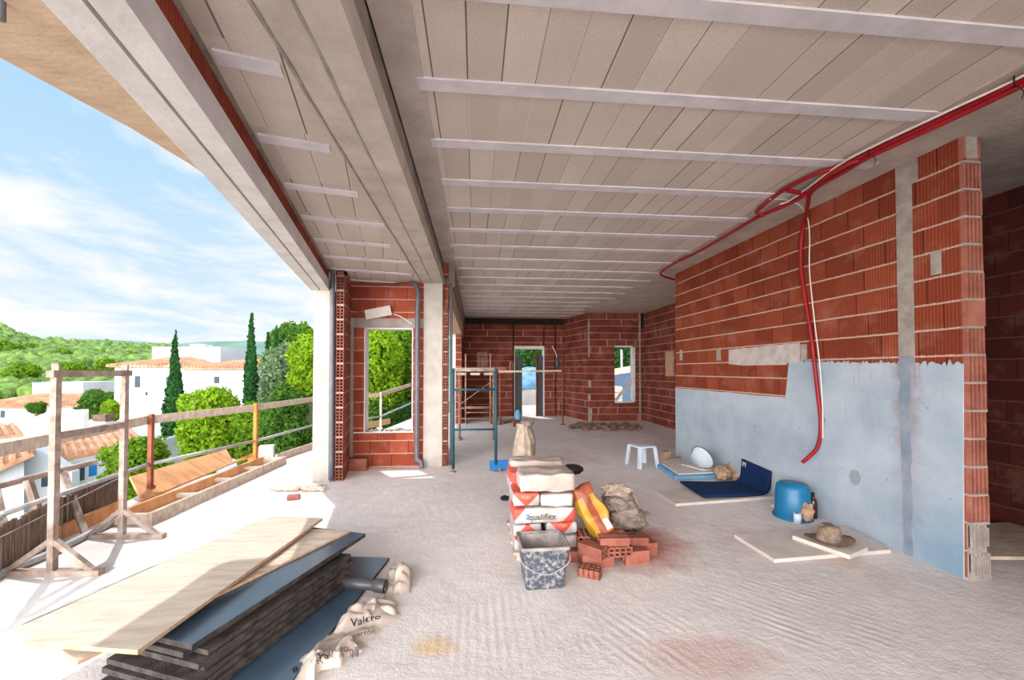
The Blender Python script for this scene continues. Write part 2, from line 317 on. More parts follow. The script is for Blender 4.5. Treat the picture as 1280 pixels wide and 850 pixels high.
def crumple(c, size, seed, amp=.25, sub=4, flat=None, sharp=2.2):
    bm = bmesh.new(); bmesh.ops.create_icosphere(bm, subdivisions=sub, radius=1); mb = MB(); sd = Vector((seed * 3.1, seed * 7.7, seed * 1.3))
    for v in bm.verts:
        p = v.co.copy(); k = 1 + amp * (mnoise.noise(p * sharp + sd) + .6 * abs(mnoise.noise(p * sharp * 2.3 + sd)) - .2 + .3 * mnoise.noise(p * sharp * 5 + sd))
        q = Vector((p.x * k * size[0] / 2, p.y * k * size[1] / 2, p.z * k * size[2] / 2))
        if flat is not None: q.z = max(q.z, -size[2] / 2 * flat)
        v.co = q
    zl = min(v.co.z for v in bm.verts); mb.v = [v.co + Vector(c) - Vector((0, 0, zl)) for v in bm.verts]; mb.f = [tuple(v.index for v in f.verts) for f in bm.faces]; bm.free(); return mb
def pillow(size, seed=0, n=10, rnd=.28, amp=.012):      # a filled bag: soft box with wrinkles, resting on z = 0
    mb = MB(); idx = {}; L, W, Hh = size
    def pt(a, b, c):
        p = Vector((a, b, c)); s_ = Vector((p.x * math.sqrt(1 - p.y ** 2 / 2 - p.z ** 2 / 2 + p.y ** 2 * p.z ** 2 / 3), p.y * math.sqrt(1 - p.z ** 2 / 2 - p.x ** 2 / 2 + p.z ** 2 * p.x ** 2 / 3), p.z * math.sqrt(1 - p.x ** 2 / 2 - p.y ** 2 / 2 + p.x ** 2 * p.y ** 2 / 3)))
        q = p.lerp(s_, rnd); q = Vector((q.x * L / 2, q.y * W / 2, q.z * Hh / 2))
        d = Vector((mnoise.noise(q * 9 + Vector((seed, 0, 0))), mnoise.noise(q * 9 + Vector((0, seed, 5))), mnoise.noise(q * 9 + Vector((3, 0, seed)))))
        d2 = mnoise.noise(Vector((q.x * 34 + q.z * 20, q.y * 12, seed))) * .35
        return q + (d + s_.normalized() * d2) * amp + Vector((0, 0, Hh / 2))
    def vid(a, b, c):
        k = (a, b, c)
        if k not in idx: idx[k] = len(mb.v); mb.v.append(pt(2 * a / n - 1, 2 * b / n - 1, 2 * c / n - 1))
        return idx[k]
    for i in range(n):
        for j in range(n):
            for k in (0, n):
                mb.f += [(vid(i, j, k), vid(i + 1, j, k), vid(i + 1, j + 1, k), vid(i, j + 1, k)), (vid(k, i, j), vid(k, i + 1, j), vid(k, i + 1, j + 1), vid(k, i, j + 1)), (vid(i, k, j), vid(i + 1, k, j), vid(i + 1, k, j + 1), vid(i, k, j + 1))]
    return mb
def text_mb(txt, size, M, ex=.0008):
    cu = bpy.data.curves.new('txt', 'FONT'); cu.body = txt; cu.size = size; cu.extrude = ex; cu.align_x = 'CENTER'; cu.align_y = 'CENTER'
    t = bpy.data.objects.new('txt', cu); COL.objects.link(t); dg = bpy.context.evaluated_depsgraph_get(); me = bpy.data.meshes.new_from_object(t.evaluated_get(dg))
    mb = MB(); mb.v = [M @ v.co for v in me.vertices]; mb.f = [tuple(p.vertices) for p in me.polygons]
    bpy.data.objects.remove(t); bpy.data.curves.remove(cu); bpy.data.meshes.remove(me); return mb
def frame(origin, xdir, ydir):
    y = Vector(ydir).normalized(); x = Vector(xdir); x = (x - y * x.dot(y)).normalized(); z = x.cross(y)
    return Matrix.Translation(origin) @ Matrix((x, y, z)).transposed().to_4x4()
random.seed(5)
# ------------------------------------------------------------------ the shell
CH, LH = 3.2, 2.88                                   # ceiling heights: room, terrace-side bay
def edge(x, D, z=0.0): p = aD(x, 463, D); return Vector((p.x, p.y, z))
EDGE = [edge(-60, 2.45), edge(0, 3.0), edge(184, 4.95), edge(316, 6.4), edge(390, 8.0), edge(474, 9.8), edge(513, 12.3)]
poly = [Vector((-2.9, -14, 0)), Vector((-2.95, 1.2, 0))] + EDGE + [Vector((-1.7, 14.2, 0)), Vector((-.4, 14.2, 0)), Vector((-.4, 13.1, 0)), Vector((5.2, 13.1, 0)), Vector((5.2, -14, 0))]
struct('floor', MB().prism([p - Vector((0, 0, .25)) for p in poly], (0, 0, .25)), 'floor')
BX = -.5                                             # room face of the long beam
ceil = struct('ceiling', MB().ext(BX, 5.2, -3, 13.1, CH, 3.5), 'tile')
mb = MB(); mb.ext(BX, -.3, -3, 12.9, CH - .006, CH + .02); mb.ext(3.02, 5.2, -3, 12.9, CH - .006, CH + .02); mb.ext(-.3, 3.02, 12.4, 12.9, CH - .005, CH + .02)
struct('ceiling_concrete_strip', mb, 'conc', ceil)
for k in range(-7, 18):
    y = 1.75 + .6136 * k; xa = -.34 + random.random() * .05; xb = 3.05 + random.random() * .25
    struct('ceiling_joist', MB().ext(xa, xb, y - .05, y + .05, CH - .012, CH + .02), 'joist', ceil)
# façade line of the terrace side: runs askew to the room
I0 = Vector((-1.03, 1.25, 0)); FD = Vector((-.2135, .977, 0)); FN = Vector((-.977, -.2135, 0))
def fp(s, o=0.0, z=0.0): p = I0 + FD * s + FN * o; return Vector((p.x, p.y, z))
S0, S1 = -4.2, 4.55
def frun(o0, o1, z0, z1, s0=S0, s1=S1): return MB().hexa([fp(s0, o0, z0), fp(s0, o1, z0), fp(s1, o1, z0), fp(s1, o0, z0)], [fp(s0, o0, z1), fp(s0, o1, z1), fp(s1, o1, z1), fp(s1, o0, z1)])
L0 = fp(S0, -.05); pl = [Vector((-.84, -2.7, LH)), Vector((-.84, 6.62, LH)), fp(5.45, .1, LH), fp(S0, .1, LH)]
lc = struct('ceiling_terrace_bay', MB().prism(pl, (0, 0, .6)), 'tile_left', uvdir=(.977, .2135))
for k in range(-4, 9):
    c = I0 + FD * (.72 + .64 * k - .125); a = c + Vector((0, 0, LH)); a.z = LH - .003
    x1 = -.86 - random.random() * .08; t = (x1 - a.x) / .977
    if t < .08: continue
    struct('ceiling_joist', MB().bar(a - Vector((-.02, 0, 0)), a + Vector((.977, .2135, 0)) * t, .085, .02), 'joist', lc)
bm_ = struct('ceiling_beam', MB().ext(-.68, BX, -3, 13, LH - .012, 3.02), 'conc')
for x_ in (-.68, -.84): struct('mortar_ridge', MB().prism([(x_ + .008 * mnoise.noise(Vector((y_ * 3, x_, 0))), y_, LH - .016) for y_ in [-2 + k_ * .1 for k_ in range(84)]] + [(x_ + .012 + .012 * mnoise.noise(Vector((y_ * 4, x_, 7))), y_, LH - .016) for y_ in [6.3 - k_ * .1 for k_ in range(84)]], (0, 0, .02)), 'mortar', bm_)
struct('beam_flange', MB().ext(-.84, -.68, -3, 6.6, LH - .006, 3.0), 'conc', bm_)
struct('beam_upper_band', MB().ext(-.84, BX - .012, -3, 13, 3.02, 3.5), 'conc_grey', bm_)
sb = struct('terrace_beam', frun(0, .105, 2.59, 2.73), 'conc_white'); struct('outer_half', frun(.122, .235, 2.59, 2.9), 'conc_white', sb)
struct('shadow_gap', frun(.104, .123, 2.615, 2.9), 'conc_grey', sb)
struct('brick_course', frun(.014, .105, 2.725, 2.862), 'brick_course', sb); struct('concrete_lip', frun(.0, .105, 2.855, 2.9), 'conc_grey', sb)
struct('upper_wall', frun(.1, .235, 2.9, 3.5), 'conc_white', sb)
EZ = 3.2                                             # the eaves slab hangs outside the beam, its front edge curved
ev = [at(x, y, EZ) for x, y in ((268, 226), (237, 205), (165, 161), (100, 126), (0, 72))]
e0 = [fp(2.75, .2, EZ), Vector((-2.28, 3.86, EZ))] + ev + [Vector((-2.95, 1.5, EZ)), Vector((-3.2, -1.5, EZ)), fp(-2.8, .2, EZ)]
struct('eaves_slab', MB().prism(e0, (0, 0, .25)), 'conc_tan')
o = obj('eaves_pipe', MB().tube([at(3, 2, EZ) + Vector((0, 0, .01)), at(3, 2, EZ) + Vector((0, 0, -.09))], .013), 'pvc'); tag(o, 'short grey pipe stub under the tan eaves slab, top left corner', 'pipe')
# columns
c1 = [at(390, 603), at(412, 602)]; c1b = [c1[1] + Vector((.05, .26, 0)), c1[0] + Vector((-.05, .26, 0))]
cc = c1 + c1b; struct('column_1', MB().hexa(cc, [p + Vector((0, 0, 2.59)) for p in cc]), 'conc_col', bevel=.008)
c2 = [at(529, 583), at(552.5, 583.5)]; c2[1].y = c2[0].y = 6.32
cc = c2 + [Vector((c2[1].x, 6.6, 0)), Vector((c2[0].x, 6.6, 0))]
struct('column_2', MB().hexa(cc, [p + Vector((0, 0, LH - .01)) for p in cc]), 'conc_col', bevel=.008)
def hollow_end(x0, x1, y, ztop, nx=2, nz=4, ch=.2, depth=.1):          # stacked ends of hollow bricks facing the room
    web = MB(); bed = MB(); t = .011; z = 0.0
    while z < ztop - .02:
        z1 = min(z + ch - .016, ztop)
        for i in range(nx + 1): x = x0 + (x1 - x0 - t) * i / nx; web.ext(x, x + t, y, y + depth, z, z1)
        for k in range(nz + 1): zz = z + (z1 - z - t) * k / nz; web.ext(x0, x1, y, y + depth, zz, zz + t)
        j = random.random() * .006; bed.ext(x0 - .002, x1 + .002, y - j, y + depth, z1, min(z + ch, ztop)); z += ch
    return web, bed
jx0, jx1 = at(419, 601).x, at(428.5, 601).x; jy = 5.62
jw, jb = hollow_end(jx0, jx1, jy, 2.86)
jamb = struct('wall_jamb', MB().hexa([Vector((jx0, jy + .1, 0)), Vector((jx1 + .004, jy + .1, 0)), Vector((jx1 - .135, 6.37, 0)), Vector((jx0 - .135, 6.37, 0))], [Vector((jx0, jy + .1, LH)), Vector((jx1 + .004, jy + .1, LH)), Vector((jx1 - .135, 6.37, LH)), Vector((jx0 - .135, 6.37, LH))]), 'brick_win'); struct('hollow_brick_ends', jw, 'brickp', jamb); struct('mortar_beds', jb, 'mortar', jamb)
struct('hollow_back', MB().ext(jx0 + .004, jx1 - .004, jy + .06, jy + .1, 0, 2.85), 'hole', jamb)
struct('jamb_infill', MB().hexa([c1[1] + Vector((.01, .14, 0)), Vector((jx0, 5.76, 0)), Vector((jx0, 5.95, 0)), c1b[0]], [p + Vector((0, 0, LH)) for p in (c1[1] + Vector((.01, .14, 0)), Vector((jx0, 5.76, 0)), Vector((jx0, 5.95, 0)), c1b[0])]), 'mortar', jamb)
qx0, qx1 = -.505, -.432
jw, jb = hollow_end(qx0, qx1, 6.33, 2.5)
j2 = struct('wall_jamb', MB().ext(qx0, qx1, 6.43, 6.6, 0, 2.87), 'brick_win'); struct('hollow_brick_ends', jw, 'brickp', j2); struct('mortar_beds', jb, 'mortar', j2)
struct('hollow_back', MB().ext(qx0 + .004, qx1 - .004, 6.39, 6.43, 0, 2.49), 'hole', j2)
struct('brick_stub', MB().ext(-.5, -.43, 6.3, 6.43, 2.98, 3.19), 'brick_win', j2)
# window wall
WY = 6.36; wx0, wx1 = aY(455, 541, WY).x, aY(515.5, 541, WY).x; wz0, wz1 = aY(485, 540, WY).z, aY(485, 410, WY).z; wl, wr = jx0 - .13, c2[0].x
zl = aY(485, 398, WY).z
mb = MB(); mb.ext(wl, wx0, WY, WY + .2, 0, zl); mb.ext(wx1, wr + .02, WY, WY + .2, 0, zl); mb.ext(wx0, wx1, WY, WY + .2, 0, wz0); mb.ext(wl, wr + .02, WY, WY + .2, zl, LH)
ww = struct('wall_left', mb, 'brick_win'); struct('lintel', MB().ext(wl, wr, WY - .008, WY + .2, wz1, zl), 'conc_grey', ww)
mb = MB(); mb.ext(wx0 - .004, wx0 + .012, WY - .004, WY + .2, wz0, wz1); mb.ext(wx1 - .012, wx1 + .004, WY - .004, WY + .2, wz0, wz1); mb.ext(wx0, wx1, WY - .004, WY + .2, wz1 - .015, wz1 + .004); mb.ext(wx0 - .16, wx1 + .02, WY - .006, WY + .2, wz0 - .012, wz0 + .004)
struct('mortar_reveal', mb, 'conc_white', ww)
struct('mortar_strip', MB().ext(jx1 - .14, jx1 - .085, WY - .012, WY, 0, zl), 'mortar', ww)
mb = MB()
for k in range(46): mb.v and None; p = Vector((wx0 + (wx1 - wx0) * random.random(), WY + .02 + .16 * random.random(), wz0 + .004)); s_ = .01 + .025 * random.random(); mb.box(p + Vector((0, 0, s_ * .3)), (s_ * 1.6, s_, s_ * .7), (random.random(), random.random(), random.random() * 3))
o = struct('mortar_crumbs', mb, 'mortar', ww)
# far façade
FX0, FX1 = -.66, -.38
fw = struct('wall_left_far', MB().ext(FX0, FX1, 6.6, 13.1, 2.52, 2.87), 'conc_tan')
struct('wall_column', MB().ext(FX0, -.55, 11.3, 11.6, 0, 2.52), 'conc_white', fw); struct('wall_pier', MB().ext(-.55, FX1, 11.3, 13.1, 0, 2.52), 'brick_far', fw); struct('wall_pier_back', MB().ext(FX0, -.55, 11.6, 13.1, 0, 2.52), 'brick_far', fw)
struct('eaves_far', MB().ext(-1.2, FX0, 6.62, 13.1, 2.62, 2.8), 'conc_white', fw)
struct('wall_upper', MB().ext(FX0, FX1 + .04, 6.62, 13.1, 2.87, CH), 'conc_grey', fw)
# back wall with chases cut into the brickwork
BY = 12.9; X0, X1 = -.38, 2.9
dx0, dx1 = aY(643, 500, BY).x, aY(680.5, 500, BY).x; dz = aY(660, 436, BY).z; dzl = aY(660, 432.5, BY).z
cz = [aY(x, 470, BY).x for x in (642, 680, 694.5, 705.5)]
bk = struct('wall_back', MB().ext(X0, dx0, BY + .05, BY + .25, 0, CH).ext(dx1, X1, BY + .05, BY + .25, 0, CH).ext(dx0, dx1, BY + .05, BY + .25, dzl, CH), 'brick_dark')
segs = [(X0, cz[0] - .035)] + [(cz[i] + .03, cz[i + 1] - .03) for i in range(3)]
mb = MB()
for i, (a, b) in enumerate(segs):
    if i == 1: mb.ext(a, b, BY, BY + .05, dzl, 3.0)
    else: mb.ext(a, min(b, dx0) if i == 0 else b, BY, BY + .05, 0, 3.0)
struct('brick_facing', mb, 'brick_far', bk)
struct('bitumen_band', MB().ext(X0, X1, BY - .03, BY + .05, 3.0, CH), 'dark', bk)
struct('door_lintel', MB().ext(dx0, dx1, BY - .005, BY + .25, dz, dzl), 'conc_white', bk)
o = struct('door_1', MB().ext(dx0, dx0 + .015, BY - .01, BY + .25, 0, dz).ext(dx1 - .03, dx1, BY - .01, BY + .25, 0, dz), 'conc_white')
# oblique wall, window wall on the right, outer right wall
N0 = Vector((3.3, 11.45, 0)); O0 = Vector((2.9, 12.95, 0)); od = (N0 - O0).normalized(); on = Vector((-od.y, od.x, 0)) * .2
if on.x < 0: on = -on
struct('wall_oblique', MB().hexa([O0, N0, N0 + on, O0 + on], [p + Vector((0, 0, CH)) for p in (O0, N0, N0 + on, O0 + on)]), 'brick_far')
NY = 11.45; nx0, nx1 = aY(768.3, 470, NY).x, aY(794, 470, NY).x; nz0, nz1 = aY(780, 503.5, NY).z, aY(780, 432, NY).z; NXR = 5.0
mb = MB(); mb.ext(3.3, nx0, NY, NY + .2, 0, CH); mb.ext(nx1, NXR, NY, NY + .2, 0, CH); mb.ext(nx0, nx1, NY, NY + .2, 0, nz0); mb.ext(nx0, nx1, NY, NY + .2, nz1, CH)
nw = struct('wall_right_window', mb, 'brick_far')
win = struct('window_1', MB().ext(nx1 - .07, nx1, NY - .01, NY + .2, nz0, nz1).ext(nx0, nx1, NY - .01, NY + .2, nz1 - .04, nz1).ext(nx0, nx1, NY - .01, NY + .2, nz0, nz0 + .03), 'conc_white')
mb = MB().ext(4.85, 4.89, NY - .04, NY, 0, CH); mb.ext(3.3, 3.34, NY - .025, NY, 1.9, 3.0); [mb.ext(3.3, 3.36 + random.random() * .06, NY - .02, NY, z_, z_ + .19) for z_ in (0, .2, .6, 1.0)]; struct('corner_mortar', mb, 'mortar', nw)
struct('corner_bitumen', MB().ext(4.9, 4.99, NY - .05, NY, 2.75, CH), 'dark', nw)
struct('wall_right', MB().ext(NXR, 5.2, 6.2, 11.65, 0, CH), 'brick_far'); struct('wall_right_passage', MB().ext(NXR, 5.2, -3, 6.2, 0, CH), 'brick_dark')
struct('wall_passage_end', MB().ext(3.5, 5.2, 1.0, 1.15, 0, CH), 'brick_dark')  # unseen wall added to keep light out of the passage
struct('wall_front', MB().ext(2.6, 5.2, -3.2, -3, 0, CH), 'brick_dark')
# the free-standing partition
PX, PT, PY0, PY1 = 3.507, .14, 2.535, 6.70
pw = struct('wall_partition', MB().ext(PX, PX + PT, PY0 + .03, PY1, 0, CH), 'brick')
rb, fl, bedm, pg = MB(), MB(), MB(), MB()
for i in range(16):
    z0, z1 = i * .2 + .016, i * .2 + .2; kind = 'p' if i < 2 else ('f' if i in (9, ) else ('u' if i == 15 else 'r')); dy = random.uniform(-.004, .006); dxx = random.uniform(-.004, .012) if i < 13 else 0
    xa, xb = PX + .002, PX + PT + dxx
    if kind == 'r':
        fl.ext(xa + .004, xb - .004, PY0 + .028, PY0 + .045, z0, z1)
        for k in range(5): x = xa + (xb - xa - .0125) * k / 4; rb.ext(x, x + .0125, PY0 + dy, PY0 + .035, z0, z1)
    elif kind == 'f': fl.ext(xa, xb + .006, PY0 - .004, PY0 + .04, z0, z1)
    elif kind == 'p':
        pg.ext(xa, xb, PY0 + .012 + dy, PY0 + .04, z0 - .016, z1)
        for k in range(9): x = xa + (xb - xa - .009) * k / 8; pg.ext(x, x + random.uniform(.005, .012), PY0 + dy, PY0 + .02 + dy, z0 + random.uniform(-.01, .05), z1 - random.uniform(0, .03))
    else:
        t = .018; rb.ext(xa, xa + t, PY0, PY0 + .04, z0, z1 - .01).ext(xb - t, xb, PY0, PY0 + .04, z0, z1 - .01).ext(xa, xb, PY0, PY0 + .04, z0, z0 + t); pg.ext(xa + t, xb - t, PY0 + .006, PY0 + .04, z0 + t, CH)
    if i > 1: bedm.ext(xa - .003, xb, PY0 - .002 + random.random() * .006, PY0 + .04, z0 - .016, z0)
struct('ribbed_brick_ends', rb, 'brickp', pw, bevel=.002); struct('flat_brick_end', fl, 'brickp', pw); struct('mortar_beds', bedm, 'mortar', pw); struct('mortar_smear', pg, 'mortar', pw)
def plastermat():
    m, g = begin('whitewash_plaster'); p = g.coord('UV'); u, v, _ = g.xyz(p)
    col = g.mix(g.rng(g.noise(p, 2.2, 6, .6), .35, .7), lin((174, 184, 194)), lin((148, 162, 175)))
    dr = g.rng(g.noise(g.scl(p, (26, 1.6, 1)), 1.0, 4, .6), .6, .68); col = g.mix(g.m('MULTIPLY', dr, g.m('MULTIPLY', g.rng(v, .9, 1.5), .6)), col, lin((150, 104, 92)))
    c0 = aX(1070, 597, PX); d = g.m('SQRT', g.m('ADD', g.m('POWER', g.m('SUBTRACT', u, c0.y), 2.0), g.m('POWER', g.m('MULTIPLY', g.m('SUBTRACT', v, c0.z), .8), 2.0)))
    d = g.m('ADD', d, g.m('MULTIPLY', g.m('SUBTRACT', g.noise(p, 18, 3), .5), .03)); col = g.mix(g.rng(d, .05, .062, .8, 0.0), col, lin((136, 142, 148)))
    col = g.mix(g.m('MULTIPLY', g.rng(g.noise(g.scl(p, (1, .6, 1)), 16, 3), .69, .73), .7), col, lin((112, 108, 108)))
    c1_ = aX(1136, 560, PX).y; nb = g.m('ADD', g.m('ABSOLUTE', g.m('SUBTRACT', u, c1_)), g.m('MULTIPLY', g.m('SUBTRACT', g.noise(p, 7, 4, .7), .5), .3)); col = g.mix(g.m('MULTIPLY', g.rng(nb, .03, .13, 1, 0), g.rng(v, .75, 1.15, .35, .75)), col, lin((148, 132, 138)))
    blue_lo = g.m('MULTIPLY', g.rng(g.m('ADD', u, g.m('MULTIPLY', g.noise(p, 5, 4), .3)), 2.85, 3.35, 1, 0), g.rng(g.m('ADD', v, g.m('MULTIPLY', g.noise(p, 6, 4), .25)), .3, .75, 1, 0)); col = g.mix(g.m('MULTIPLY', blue_lo, .65), col, lin((104, 138, 164)))  # bluer towards the foot at the near end
    h = g.m('ADD', g.noise(p, 40, 5, .6), g.m('MULTIPLY', g.noise(g.scl(p, (14, 2, 1)), 1.0, 3), .8)); finish(g, col, .9, h, .5, .006); return m
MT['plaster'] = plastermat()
def yz(x, y): p = aX(x, y, PX); return (p.y, min(max(p.z, 0.0), CH))
def rag(a, b, n, amp, sd):
    out = []
    for i in range(n):
        t = i / n; out.append((a[0] + (b[0] - a[0]) * t, a[1] + (b[1] - a[1]) * t + (amp * (mnoise.noise(Vector((i * .9, sd, 0))) + .7 * mnoise.noise(Vector((i * 2.3, sd, 4)))) if i else 0)))
    return out
P2 = [(PY0 + .045, 0.0)] + rag((PY0 + .045, .12), (PY0 + .025, yz(1213, 455)[1]), 8, 0, 1) + rag((PY0 + .025, yz(1213, 455)[1]), yz(1000, 452), 90, .035, 7) + rag(yz(1000, 452), yz(983, 454), 4, .01, 9) + [yz(983, 497)] + rag(yz(983, 497), yz(846, 485), 12, .008, 3) + [(PY1, yz(846, 485)[1]), (PY1, 0.0)]
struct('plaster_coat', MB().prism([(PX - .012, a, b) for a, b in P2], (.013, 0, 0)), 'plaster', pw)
P3 = rag(yz(912, 455), yz(912, 437), 4, .006, 2) + rag(yz(912, 437), yz(1000, 428.5), 24, .012, 4) + [yz(1000, 428.5), yz(1000, 453.5), yz(984, 453.5), yz(984, 456), yz(930, 457)]
MT['patch'] = surf('grey_white_patch', (196, 186, 182), (172, 160, 156), 9, bump=.4)
struct('mortar_patch', MB().prism([(PX - .014, a, b) for a, b in P3], (.015, 0, 0)), 'patch', pw)
mb = MB()
for i, (xa, xb, y) in enumerate([(1001, 1009, 441), (896, 901, 443), (850, 853, 444)]):
    a, b = yz(xa, y), yz(xb, y); mb.ext(PX - .006, PX, b[0], a[0], a[1] - .09, a[1] + .09)
a, b = yz(1164, 330), yz(1177, 330); mb.ext(PX - .006, PX, b[0], a[0], a[1] - .09, a[1] + .09)
struct('mortar_dab', mb, 'mortar', pw)
ya, yb = yz(1143, 400)[0], yz(1123, 400)[0]; zc_ = yz(1133, 462)[1]
struct('plastered_chase', MB().ext(PX - .005, PX, ya, yb, zc_, CH).ext(PX - .006, PX, yz(1147, 200)[0], yz(1120, 200)[0], 3.0, CH), 'mortar', pw)
P4 = rag((yb - .005, zc_ + .1), (yb - .03, .12), 30, 0, 5); P4 = [(y + .02 * mnoise.noise(Vector((z * 9, 2, 1))), z) for y, z in P4] + [(yb - .03, 0), (ya + .03, 0)] + [(ya + .03 + .02 * mnoise.noise(Vector((z * 8, 6, 1))), z) for z in [.12 + i * .06 for i in range(24)]] + [(ya, zc_ + .1)]
MT['damp'] = surf('damp_mortar', (118, 132, 148), (142, 150, 160), 7, bump=.3)
struct('damp_chase', MB().prism([(PX - .016, a, b) for a, b in P4], (.01, 0, 0)), 'damp', pw)
# ------------------------------------------------------------------ plywood and black boards in the foreground
BS = lin
def sheet(name, px, z, th, mat, edge_mat, label, cat, group=None):
    P = [at(x, y, z) for x, y in px]
    if (P[1] - P[0]).cross(P[2] - P[0]).z < 0: P.reverse()
    o = obj(name, MB().quadslab(P, th), mat, bevel=.002)
    if edge_mat:
        o.data.materials.append(MT[edge_mat])
        for pl in o.data.polygons:
            if abs(pl.normal.z) < .5: pl.material_index = 1
    return tag(o, label, cat, group)
sheet('plywood_sheet', [(28, 802), (172, 813), (403.5, 647.5), (340, 645)], .318, .02, 'ply', 'ply_edge', 'wide pale plywood sheet on top of the board pile', 'plywood sheet')
sheet('plywood_sheet', [(11, 789), (150, 803), (398, 650), (330, 647)], .297, .016, 'ply', 'ply_edge', 'pale plywood sheet whose left corner sticks out beneath the top sheet', 'plywood sheet')
sheet('plywood_sheet', [(97, 827), (60, 800), (330, 658), (437.5, 663.5)], .279, .016, 'oldwood', 'ply_edge', 'brown plywood sheet skewed between the pale sheets and the black boards', 'plywood sheet')
# stack of black boards: 1.25 x 0.6 m, one object each
ua = (at(466, 661, .262) - at(240, 806, .262)).normalized(); ub = Vector((-ua.y, ua.x, 0))
BG = 'black boards stacked under the plywood'
lab = ['topmost black board of the stack, glossy blue-grey face under the plywood'] + [w_ + ' black board of the stack, counted down from the glossy topmost one' for w_ in ('second', 'third', 'fourth', 'fifth', 'sixth', 'seventh', 'eighth', 'ninth')]
offs = [(0, 0, 1.27), (-.02, .025, 1.29), (.05, -.03, 1.0), (.0, -.04, 1.02), (.03, -.035, 1.05), (-.03, -.055, 1.06), (-.05, -.06, 1.04), (-.02, -.075, 1.0), (-.09, -.06, 1.02)]
ztop = .262; NRC = at(240, 806, .262)
for i, ((da, db, ln), lb) in enumerate(zip(offs, lab)):
    th = .026; a = NRC + ua * (da) + ub * db; a.z = ztop; wv = random.uniform(-.012, .012); P = [a, a + ua * ln + ub * wv, a + ua * ln + ub * .55, a + ub * .55]
    o = obj('insulation_board', MB().quadslab(P, th - .001 * (i % 3)), 'sheen_board' if i == 0 else 'black_board', bevel=.002); tag(o, lb, 'board', BG)
    if i == 0:
        o.data.materials.append(MT['black_board'])
        for pl in o.data.polygons:
            if pl.normal.z < .5: pl.material_index = 1
    ztop -= th + .0006
LP = [at(487, 697, .02), at(366, 850, .02)]; ld = (LP[1] - LP[0]).normalized(); LP[1] = LP[0] + ld * 1.9; lnn = Vector((-ld.y, ld.x, 0)); lnn = lnn if lnn.x < 0 else -lnn
P = [LP[0], LP[1], LP[1] + lnn * .85, LP[0] + lnn * .62]
if (P[1] - P[0]).cross(P[2] - P[0]).z < 0: P.reverse()
o = obj('insulation_board', MB().quadslab(P, .02), 'sheen_board', bevel=.003); tag(o, 'large blue-black board flat on the floor under the stack', 'board')
o.data.materials.append(MT['black_board'])
for pl in o.data.polygons:
    if pl.normal.z < .5: pl.material_index = 1
pa = at(482, 733, .062); pb = pa + Vector((-.36, .1, -.0)); d = (pb - pa).normalized()
t = thing('drain_pipe', 'short charcoal drain pipe with socket end lying on the dark floor board', 'pipe', (pa.x, pa.y, .021))
obj('pipe_barrel', MB().tube([pa + d * .06, pb], .034, 18), 'pvc_dark', t, True)
so_ = MB().tube([pa, pa + d * .004, pa + d * .075, pa + d * .08], [.040, .042, .042, .036], 18, False); so_.tube([pa + d * .08, pa + d * .002], [.030, .037], 18, False); obj('socket', so_, 'pvc_dark', t, True)
# crumpled printed film: gathered folds with writing
MT['film'] = surf('thin_white_film', (228, 216, 206), (212, 196, 184), 7, bump=.3, rough=.4, spec=.5, trans=.35)
ft = thing('plastic_film', 'crumpled white plastic film with black print beside the black boards', 'plastic film', at(440, 790))
def film(poly, name, sd, hgt=.09, n=26):
    A, B, C, D = [at(x, y) for x, y in poly]; mb = MB()
    for i in range(n + 1):
        for j in range(n + 1):
            s, t = i / n, j / n; p = (A.lerp(B, s)).lerp(D.lerp(C, s), t)
            q = Vector((p.x * 6, p.y * 6, sd)); e = min(s, 1 - s, t, 1 - t); wv = mnoise.noise(q) * .6 + .5 * abs(mnoise.noise(q * 2.3)) + .25 * mnoise.noise(q * 5)
            k = math.sin(PI * min(max(t, 0), 1)) ** .6
            sh = Vector((mnoise.noise(Vector((s * 5, sd, 0))), mnoise.noise(Vector((s * 5, sd, 9))), 0)) * .05
            mb.v.append(p + sh * (1 if t in (0, 1) or True else 0) + Vector((0, 0, .004 + hgt * max(0, .35 + wv) * min(1, e * 5 + .05) * (.4 + .6 * k))))
    for i in range(n):
        for j in range(n): a = i * (n + 1) + j; mb.f.append((a, a + n + 1, a + n + 2, a + 1))
    return obj(name, mb, 'film', ft, True), mb
f1, fm1 = film([(366, 862), (500, 772), (470, 748), (360, 838)], 'film_fold', 3.3, .08)
f2, fm2 = film([(412, 800), (498, 770), (495, 752), (440, 756)], 'film_fold', 8.1, .10)
f3, fm3 = film([(470, 752), (513, 742), (514, 712), (486, 706)], 'film_fold', 5.2, .15)
f4, fm4 = film([(378, 858), (462, 808), (452, 800), (372, 838)], 'film_fold', 1.2, .10)
MT['ink'] = surf('black_print', (24, 22, 24), None, bump=0); MT['ink_grey'] = surf('grey_print', (96, 90, 92), None, bump=0)
def filmtext(txt, x, y, sz, mbs, ang, mat='ink'):
    best = None
    for mb in mbs:
        for p in mb.v:
            pr = (p - _O); zf = pr.dot(_FW); X = 640 + F_PX * pr.dot(_RT) / zf; Y = CY - F_PX * pr.dot(_UP) / zf; dd = (X - x) ** 2 + (Y - y) ** 2
            if best is None or dd < best[0]: best = (dd, p)
    c = best[1]; m = text_mb(txt, sz, Matrix.Translation((0, 0, 0)), .0004); ca, sa = math.cos(ang), math.sin(ang); out = []
    for v in m.v:
        q = Vector((c.x + ca * v.x - sa * v.y, c.y + sa * v.x + ca * v.y, 0)); h = c.z
        hs = [p.z for mb in mbs for p in mb.v if (p.x - q.x) ** 2 + (p.y - q.y) ** 2 < .0016]
        h = sum(hs) / len(hs) + .35 * (max(hs) - sum(hs) / len(hs)) if hs else h
        out.append(Vector((q.x, q.y, h + .008 + v.z)))
    m.v = out; o = obj('print', m, mat, ft); return o
